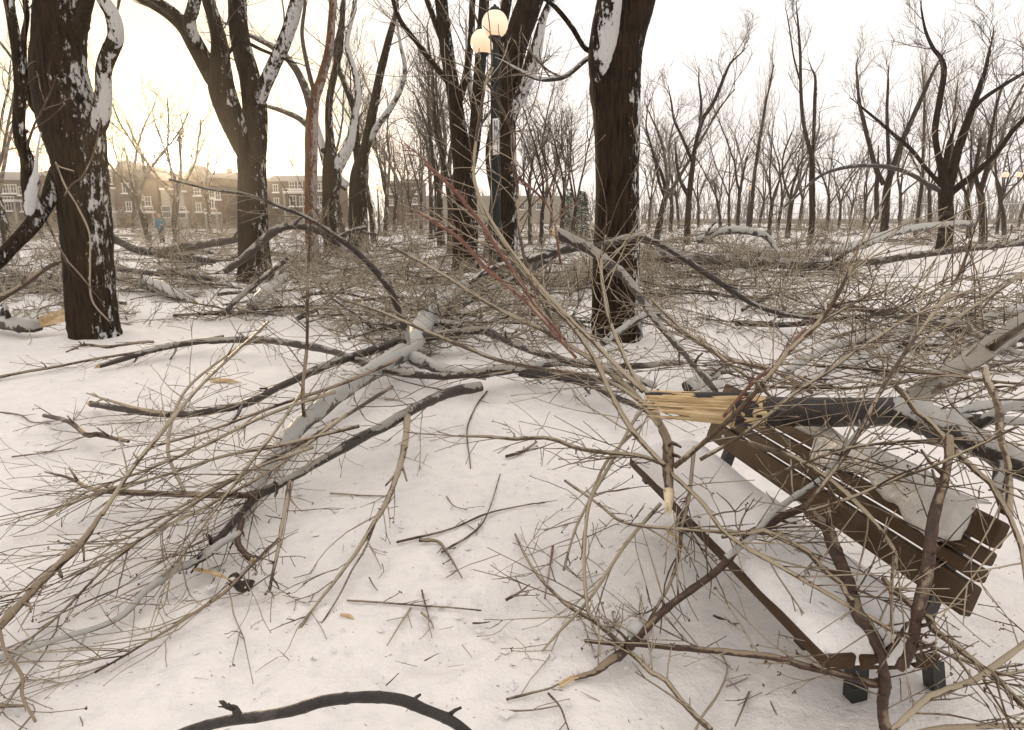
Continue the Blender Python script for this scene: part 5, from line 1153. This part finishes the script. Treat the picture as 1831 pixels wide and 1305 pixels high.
# pale twig hung over the big left trunk
dr = [at(132, 306, 8.7), at(106, 298, 8.75), at(100, 292, 8.7), at(118, 335, 8.8), at(140, 372, 8.85), at(160, 418, 8.9), at(161, 470, 8.92), at(164, 535, 8.95), at(196, 576, 9.0)]
c = smooth(dr, 6); mb = MB(); mb.tube(c, np.full(len(c), .011), 6); o = mb.build('hanging_twig', M['tan'], None, tuple(dr[0])); tag(o, 'pale iced twig hanging in a loop over the big left trunk', 'twig')
dr = [at(180, 214, 8.6), at(170, 265, 8.6), at(150, 312, 8.62), at(128, 330, 8.65), at(115, 350, 8.6)]
c = smooth(dr, 6); mb = MB(); mb.tube(c, np.full(len(c), .009), 6); o = mb.build('hanging_twig', M['tan'], None, tuple(dr[0])); tag(o, 'short pale twig hanging from the snow-white limb of the big left trunk', 'twig')
# ice shard leaning on the big left trunk
mb = MB(); p0 = gp(128, 556, .3); mb.prism([gp(126, 560, .33), gp(144, 558, .33), gp(154, 606, .0), gp(136, 588, .05)], (.02, .07, 0)); tag(mb.build('ice_slab', M['ice'], None, tuple(p0), False, bevel=.01), 'white slab of ice leaning at the foot of the big left trunk', 'ice')
# chunk of ice in the fork right of centre
mb = MB(); c0 = gp(1143, 1128, .12)
th = np.linspace(-1.5, 1.5, 7); mb.lathe([(.052 * math.cos(t) * (1 + .15 * math.sin(5 * t)), .042 * math.sin(t)) for t in th], 9, c0); tag(mb.build('ice_lump', M['ice'], None, tuple(c0)), 'clear lump of ice caught in the fork of the sweeping twig', 'ice')
# the bent black branch closest to the camera
_bent = br('thick bent black branch closest to the camera at the bottom edge', 'black', [(250, 1345, .55), (345, 1304, .62), (430, 1287, .66), (520, 1270, .69), (600, 1252, .71), (660, 1246, .72), (720, 1252, .71), (780, 1276, .68), (830, 1306, .64), (900, 1370, .55)], (10, 10, 11, 11, 11, 11, 10, 9.6), None, k=14, name='bent_branch')
adopt(br('short pointed stub on the bent black branch', 'black', [(430, 1284, .66), (415, 1268, .68), (400, 1258, .69), (393, 1254, .69)], (11, 7, 5, 2), None, name='side_stub', cat='branch'), _bent)

# ------------------------------------------------------------------ loose twigs lying on the snow
LT = []
def loose(label, pts, r, m='brown', tw=None):
    R = np.random.default_rng(500 + len(LT)); LT.append(label)
    p, rad = traced([(x, y, .012) for x, y in pts], r, 5, .003, R); rad = rad * np.linspace(.8, .5, len(rad)) * (.62 if abs(pts[0][0] - pts[-1][0]) + abs(pts[0][1] - pts[-1][1]) < 60 else 1)
    p[:, 2] = gz(p[:, 0], p[:, 1]) + .004 + rad; rad = knots(rad, R, .2); mb = MB(); mb.tube(p, rad, 6)
    for q in p[::2]: CONTACT.append((q[0], q[1], .006))
    o = mb.build('loose_twig', [M[m], M['bud']], None, tuple(p[0])); tag(o, label, 'twig', 'loose twigs on the snow')
    for i in range(tw or 0):
        q, t = take(p, R.uniform(.15, .95)); mb = MB(); twiglet(mb, q, side_dir(t, R.uniform(.5, 1.1), R, .03, .2), R.uniform(.05, .16), rad.mean() * .6, R, 0)
        mb.build('side_twig', [M[m], M['bud']], o, tuple(p[0]))
for a in [
    ('straight knobbly twig lying level on open snow below centre', [(620, 1075), (690, 1082), (760, 1086), (862, 1092)], (3, 3.4, 4), 'brown', 4),
    ('long thin twig lying across the snow in the middle', [(710, 966), (790, 950), (870, 918), (940, 903), (975, 900)], (4, 3, 2.2), 'brown', 2),
    ('forked twig with a thick brown end on the snow in the middle', [(750, 966), (783, 970), (798, 988), (812, 1010), (826, 1036)], (6, 5, 4, 3), 'brown', 5),
    ('thin bowed twig beside the forked one', [(790, 990), (838, 960), (870, 920), (893, 850)], (3.5, 3, 2), 'brown', 3),
    ('short twig with a snapped tip near the drooping stem', [(660, 1030), (668, 1045), (676, 1055)], (3, 2), 'brown', 0),
    ('curled little twig above the level knobbly twig', [(682, 1003), (686, 1018), (678, 1032)], (2.5, 2), 'brown', 0),
    ('crossed twig standing over the level knobbly twig', [(754, 1056), (760, 1080), (770, 1115)], (3, 2.5), 'brown', 0),
    ('twig half sunk in the ice below the level knobbly twig', [(735, 1092), (715, 1120), (690, 1158)], (3.4, 2.5), 'tan', 2),
    ('short iced twig right of the sunken twig', [(752, 1098), (768, 1112), (775, 1128)], (6, 5), 'tan', 2),
    ('pair-ended dark chip twig right of the level knobbly twig', [(845, 1115), (862, 1112), (876, 1108)], (5, 4), 'brown', 0),
    ('dark twig pointing at the bent black branch', [(690, 1226), (705, 1212), (714, 1203)], (3, 2.5), 'brown', 0),
    ('thin twig above the bent black branch', [(760, 1180), (778, 1170), (785, 1167)], (3, 2), 'brown', 0),
    ('thin brown stick lying at the left edge near the bottom', [(-10, 1264), (20, 1262), (45, 1259)], (7, 6), 'brown', 0),
    ('bent twig at the bottom left corner', [(30, 1308), (50, 1285), (62, 1268), (58, 1255)], (3, 3, 2), 'brown', 1),
    ('long straight thin twig below the hole in the snow', [(310, 1116), (360, 1086), (400, 1050), (440, 1020)], (2.4, 2.6, 3), 'brown', 3),
    ('short twig lying under the split-tipped branch', [(250, 960), (235, 980), (205, 1002)], (3, 3), 'brown', 0),
    ('twig on clean snow far left above the split-tipped branch', [(20, 818), (80, 808), (125, 800)], (2.4, 2), 'brown', 2),
    ('thin twig lying far left below the long level stem', [(0, 735), (38, 738), (58, 754), (90, 758)], (2.4, 2.2), 'brown', 2),
    ('red-tipped twig standing out right of centre', [(990, 975), (985, 1010), (975, 1070)], (4, 3), 'red', 2),
    ('twig cluster with raised tips right of the chip twig', [(905, 1075), (930, 1062), (948, 1048)], (4.5, 3), 'brown', 4),
    ('twig with pale torn wood near the bottom edge right of centre', [(905, 1252), (950, 1243), (985, 1234), (1005, 1224)], (4, 4, 3), 'brown', 1),
    ('bowed twig under the torn one near the bottom edge', [(898, 1272), (950, 1270), (1000, 1262)], (3, 2.5), 'brown', 1),
    ('thin forked twig standing at the bottom edge right of centre', [(980, 1242), (1000, 1262), (1012, 1290), (1018, 1308)], (3, 3), 'brown', 1),
    ('short brown twig in the shade under the bench', [(1275, 1092), (1310, 1105), (1330, 1122), (1345, 1150)], (4, 3.5, 2.5), 'brown', 2),
    ('short twig lying before the bench leg', [(1300, 1226), (1318, 1218), (1336, 1208)], (4, 4), 'brown', 0),
    ('straight thin twig near the bench leg pointing to the bottom edge', [(1342, 1235), (1330, 1262), (1316, 1290)], (3.5, 3), 'brown', 1),
    ('bent twig rising at the bottom edge before the bench', [(1366, 1222), (1380, 1255), (1388, 1272)], (3, 2.5), 'brown', 1),
    ('long twig from the bottom edge toward the bench leg', [(1240, 1306), (1256, 1275), (1285, 1236), (1300, 1190), (1284, 1155)], (4, 4, 3), 'tan', 2),
    ('short dark twig lying left of the hanging stub', [(905, 818), (935, 808), (960, 790)], (5, 4), 'brown', 3),
    ('curved twig on the snow under the level pale branch', [(870, 700), (850, 730), (835, 770), (842, 840)], (2.6, 2.4), 'brown', 2),
    ('thin twig lying below the drooping node', [(590, 880), (640, 882), (690, 884)], (3, 2.6), 'tan', 1),
    ('dead forked twig on snow between node and hanging stub', [(800, 890), (812, 905), (836, 912)], (3, 2), 'brown', 2),
    ('isolated twig on the open snow right, beyond the log', [(1700, 1000), (1740, 1010)], (2, 2), 'brown', 0),
    ('small twig on snow above the rising grey-tan limb', [(1530, 535), (1580, 525), (1640, 500)], (2, 2), 'brown', 2)]:
    loose(*a)
# torn slivers of pale wood on the snow
for lab, (x0, y0, x1, y1), w_ in (('flat pale sliver of torn wood on snow at upper left', (378, 680, 432, 684), .03), ('orange and black bark chip on snow below centre', (612, 1100, 634, 1108), .014),
                                  ('curved yellow sliver of wood near the bottom edge', (1002, 1226, 1045, 1208), .010), ('torn orange strip by the hole in the snow', (352, 1018, 430, 1042), .014),
                                  ('pale splinter under the hanging stub', (1190, 945, 1232, 985), .012)):
    p0, p1 = gp(x0, y0, .02), gp(x1, y1, .02); R = np.random.default_rng(int(x0)); mb = MB()
    for s in range(4):
        o = R.normal(0, w_ * .5, 3); o[2] = abs(o[2]) * .6; mb.tube([p0 + o, p0 * .5 + p1 * .5 + o + [0, 0, .01], p1 + o * .4 - (p1 - p0) * R.uniform(0, .3)], [w_ * .5, w_ * .45, w_ * .1], 5)
    tag(mb.build('wood_sliver', M['wood'], None, tuple(p0), False), lab, 'wood')
# ice-rimmed hole with dark bark in it
mb = MB(); c0 = gp(430, 1046, -.06); mb.tube(smooth([c0 + [-.05, .03, .02], c0, c0 + [.06, -.02, .0]], 4), np.full(9, .035), 10); tag(mb.build('sunken_stub', M['limb_dark'], None, tuple(c0)), 'dark branch stub sunk in the hole in the snow at lower left', 'branch')

# press the lying branches into the snow: a shallow trough under each, a slight lip beside it
me = GROUND.data; co = np.empty(len(me.vertices) * 3, np.float32); me.vertices.foreach_get('co', co); co = co.reshape(-1, 3)
near = np.where((np.abs(co[:, 0]) < 7) & (co[:, 1] > .3) & (co[:, 1] < 9.2))[0]; cn = co[near]
cell = {}
for i_, (x, y) in enumerate(zip(np.floor(cn[:, 0] / .15).astype(int).tolist(), np.floor(cn[:, 1] / .15).astype(int).tolist())): cell.setdefault((x, y), []).append(i_)
dz = np.zeros(len(near))
for (x, y, rr) in CONTACT:
    cx, cy = math.floor(x / .15), math.floor(y / .15); ids = [k_ for a_ in (-1, 0, 1) for b_ in (-1, 0, 1) for k_ in cell.get((cx + a_, cy + b_), ())]
    if not ids: continue
    ids = np.array(ids); d2 = (cn[ids, 0] - x) ** 2 + (cn[ids, 1] - y) ** 2; s_ = rr * 1.6 + .02
    dz[ids] = np.minimum(dz[ids], -(.010 + rr * .5) * np.exp(-d2 / s_ ** 2))
co[near, 2] += dz; me.vertices.foreach_set('co', co.ravel()); me.update()

# ------------------------------------------------------------------ litter: crumbs of bark, buds and twig ends nobody could count
R = np.random.default_rng(321); mb = MB()
for i in range(1100):
    q = gp(R.uniform(-60, 1900), R.uniform(560, 1310) if R.random() < .7 else R.uniform(600, 1000)); z = float(gz(q[0], q[1]))
    a = R.uniform(0, 6.28); l_ = R.uniform(.004, .018) if R.random() < .86 else R.uniform(.03, .10); d = np.array([math.cos(a), math.sin(a), R.normal(0, .12)]) * l_
    r_ = R.uniform(.0007, .0017); p = np.array([q[0], q[1], z + .004])
    mb.tube([p, p + d * .5 + R.normal(0, .002, 3), p + d], [r_, r_, r_ * .6], 4, int(R.random() < .25))
tag(mb.build('twig_litter', [M['brown'], M['bud']]), 'fine litter of bark crumbs, buds and twig ends strewn over the snow', 'litter', kind='stuff')

R = np.random.default_rng(55); mb = MB()
for cx, cy, n_, sp in ((780, 1120, 34, 60), (1140, 1125, 26, 50), (1250, 1080, 40, 110), (430, 1050, 24, 40), (1600, 1260, 50, 110), (640, 850, 26, 120), (300, 1000, 26, 130), (930, 930, 30, 150), (180, 610, 30, 60), (1110, 620, 30, 60), (1000, 1180, 24, 120), (520, 1180, 18, 130)):
    for _ in range(n_):
        q = gp(R.normal(cx, sp), min(1300, R.normal(cy, sp * .5))); s = R.uniform(.004, .016) * (1 if R.random() < .85 else 1.8)
        c = np.array([q[0], q[1], gz1(q[0], q[1]) + s * .25]); v = R.normal(0, 1, (8, 3)); v /= np.linalg.norm(v, axis=1)[:, None]
        mb.blob(c, s * np.array([R.uniform(.7, 1.5), R.uniform(.7, 1.3), R.uniform(.4, .8)]), 0, .7)
tag(mb.build('ice_crumbs', M['snowcap'], smooth=False), 'scattered crumbs of snow and shattered ice', 'ice', kind='stuff')

# ------------------------------------------------------------------ brush: the tangle of fallen crowns in the middle distance
def bough_proto(seed, L, rt=.006):
    R = np.random.default_rng(seed); mb = MB()
    p, r = grow((0, 0, .06), (1, 0, R.uniform(.1, .35)), L, .022 * L / 2, .007, 10, R, .06, (0, 0, -.035)); mb.tube(p, r, 6, 1)
    for i in range(15):
        q, t = take(p, R.uniform(.12, .99)); d = side_dir(t, R.uniform(.3, 1.1), R, .28, .9); l_ = L * R.uniform(.2, .48)
        pp, rr = grow(q, d, l_, .009, rt * .8, 6, R, .13, (0, 0, -.05)); mb.tube(pp, rr, 4, cap=False)
        for j in range(4):
            q2, t2 = take(pp, R.uniform(.2, .98)); d2 = side_dir(t2, R.uniform(.3, 1.0), R, .12, .9)
            p3, r3 = grow(q2, d2, l_ * R.uniform(.25, .6), rt * .9, rt * .6, 4, R, .15, (0, 0, -.02)); mb.tube(p3, r3, 3, cap=False)
    return mb.data()
PRO = [bough_proto(900 + i, L) for i, L in enumerate((1.4, 1.8, 2.2, 2.6, 3.0, 2.0, 2.4, 1.6))]
def scatter(mb, rects, seed, zs=1.0):
    R = np.random.default_rng(seed)
    for (x0, y0, x1, y1, n) in rects:
        for _ in range(n):
            q = gp(R.uniform(x0, x1), R.uniform(y0, y1)); D = q[1]
            v, qd, tr, qm, tm = PRO[R.integers(len(PRO))]
            a = R.uniform(0, 6.28); s = R.uniform(.7, 1.15) * (1 + .008 * max(0, D - 14)); c, sn = math.cos(a), math.sin(a)
            w = v * s; tz = R.normal(0, .06); sz = R.uniform(.7, 1.5) * zs
            w = np.stack([w[:, 0] * c - w[:, 1] * sn, w[:, 0] * sn + w[:, 1] * c, w[:, 2] * sz + tz * 0], -1) + [q[0], q[1], float(gz(q[0], q[1]))]
            off = mb.n
            mb.v.append(w); mb.n += len(w); mb.q.append(qd + off); mb.qm.append(qm); mb.t.append(tr + off); mb.tm.append(tm)
mb = MB(); scatter(mb, [(430, 420, 1060, 520, 125), (480, 500, 1050, 620, 60), (1140, 420, 1480, 500, 90), (0, 424, 430, 530, 100), (0, 500, 130, 600, 12), (220, 510, 440, 580, 9), (1440, 406, 1900, 446, 46), (1150, 480, 1420, 590, 30), (1400, 540, 1850, 640, 20)], 61)
tag(mb.build('brush_tangle', [M['brush'], M['limb_dark']]), 'dense tangle of fallen twiggy crowns covering the middle distance', 'brush', kind='stuff')
mb = MB(); scatter(mb, [(-100, 402, 1100, 430, 230), (1100, 400, 1950, 420, 120)], 62, 1.3)
tag(mb.build('far_brush', [M['brush'], M['limb_dark']]), 'far band of fallen brush along the street and the field', 'brush', kind='stuff')

# ------------------------------------------------------------------ labels of the far trees, from left to right
ORD = 'first second third fourth fifth sixth seventh eighth ninth tenth eleventh twelfth thirteenth fourteenth fifteenth sixteenth seventeenth eighteenth nineteenth twentieth'.split()
zones = [(-999, 130, 'left of the big left trunk'), (130, 440, 'before the sunlit houses'), (440, 735, 'in the left alley row'), (735, 925, 'in the right alley row by the lamp'),
         (925, 1060, 'between lamp post and massive trunk'), (1060, 1445, 'right of the massive trunk'), (1445, 1990, 'right of the tall snapped tree')]
for lo, hi, where in zones:
    for note in ('bare tree', 'slim upright poplar'):
        g_ = sorted([t for t in far if lo <= t[0] < hi and t[2] == note], key=lambda t: t[0])
        for i, (px, rt, _, D) in enumerate(g_):
            how = 'stout' if D < 36 else 'slender' if D < 58 else 'thin far'
            rt['label'] = (f'{how} {note} {where}' + (f', {ORD[i]} from left' if len(g_) > 1 else ''))

# ------------------------------------------------------------------ wintry haze over the whole park
mb = MB(); mb.box((0, 140, 10.2), (720, 430, 23)); hz = mb.mesh('haze', [], (0, 0, 0), False)
ho = bpy.data.objects.new('haze', hz); COL.objects.link(ho); tag(ho, 'thin bright haze in the cold air', 'haze', kind='stuff')
hm = bpy.data.materials.new('haze_air'); hm.use_nodes = True; hn, hl = hm.node_tree.nodes, hm.node_tree.links; hn.clear()
ov = hn.new('ShaderNodeOutputMaterial'); pv = hn.new('ShaderNodeVolumePrincipled')
pv.inputs['Color'].default_value = (1, .985, .96, 1); pv.inputs['Density'].default_value = .0006; pv.inputs['Anisotropy'].default_value = .9
hl.new(pv.outputs[0], ov.inputs['Volume']); hz.materials.append(hm)
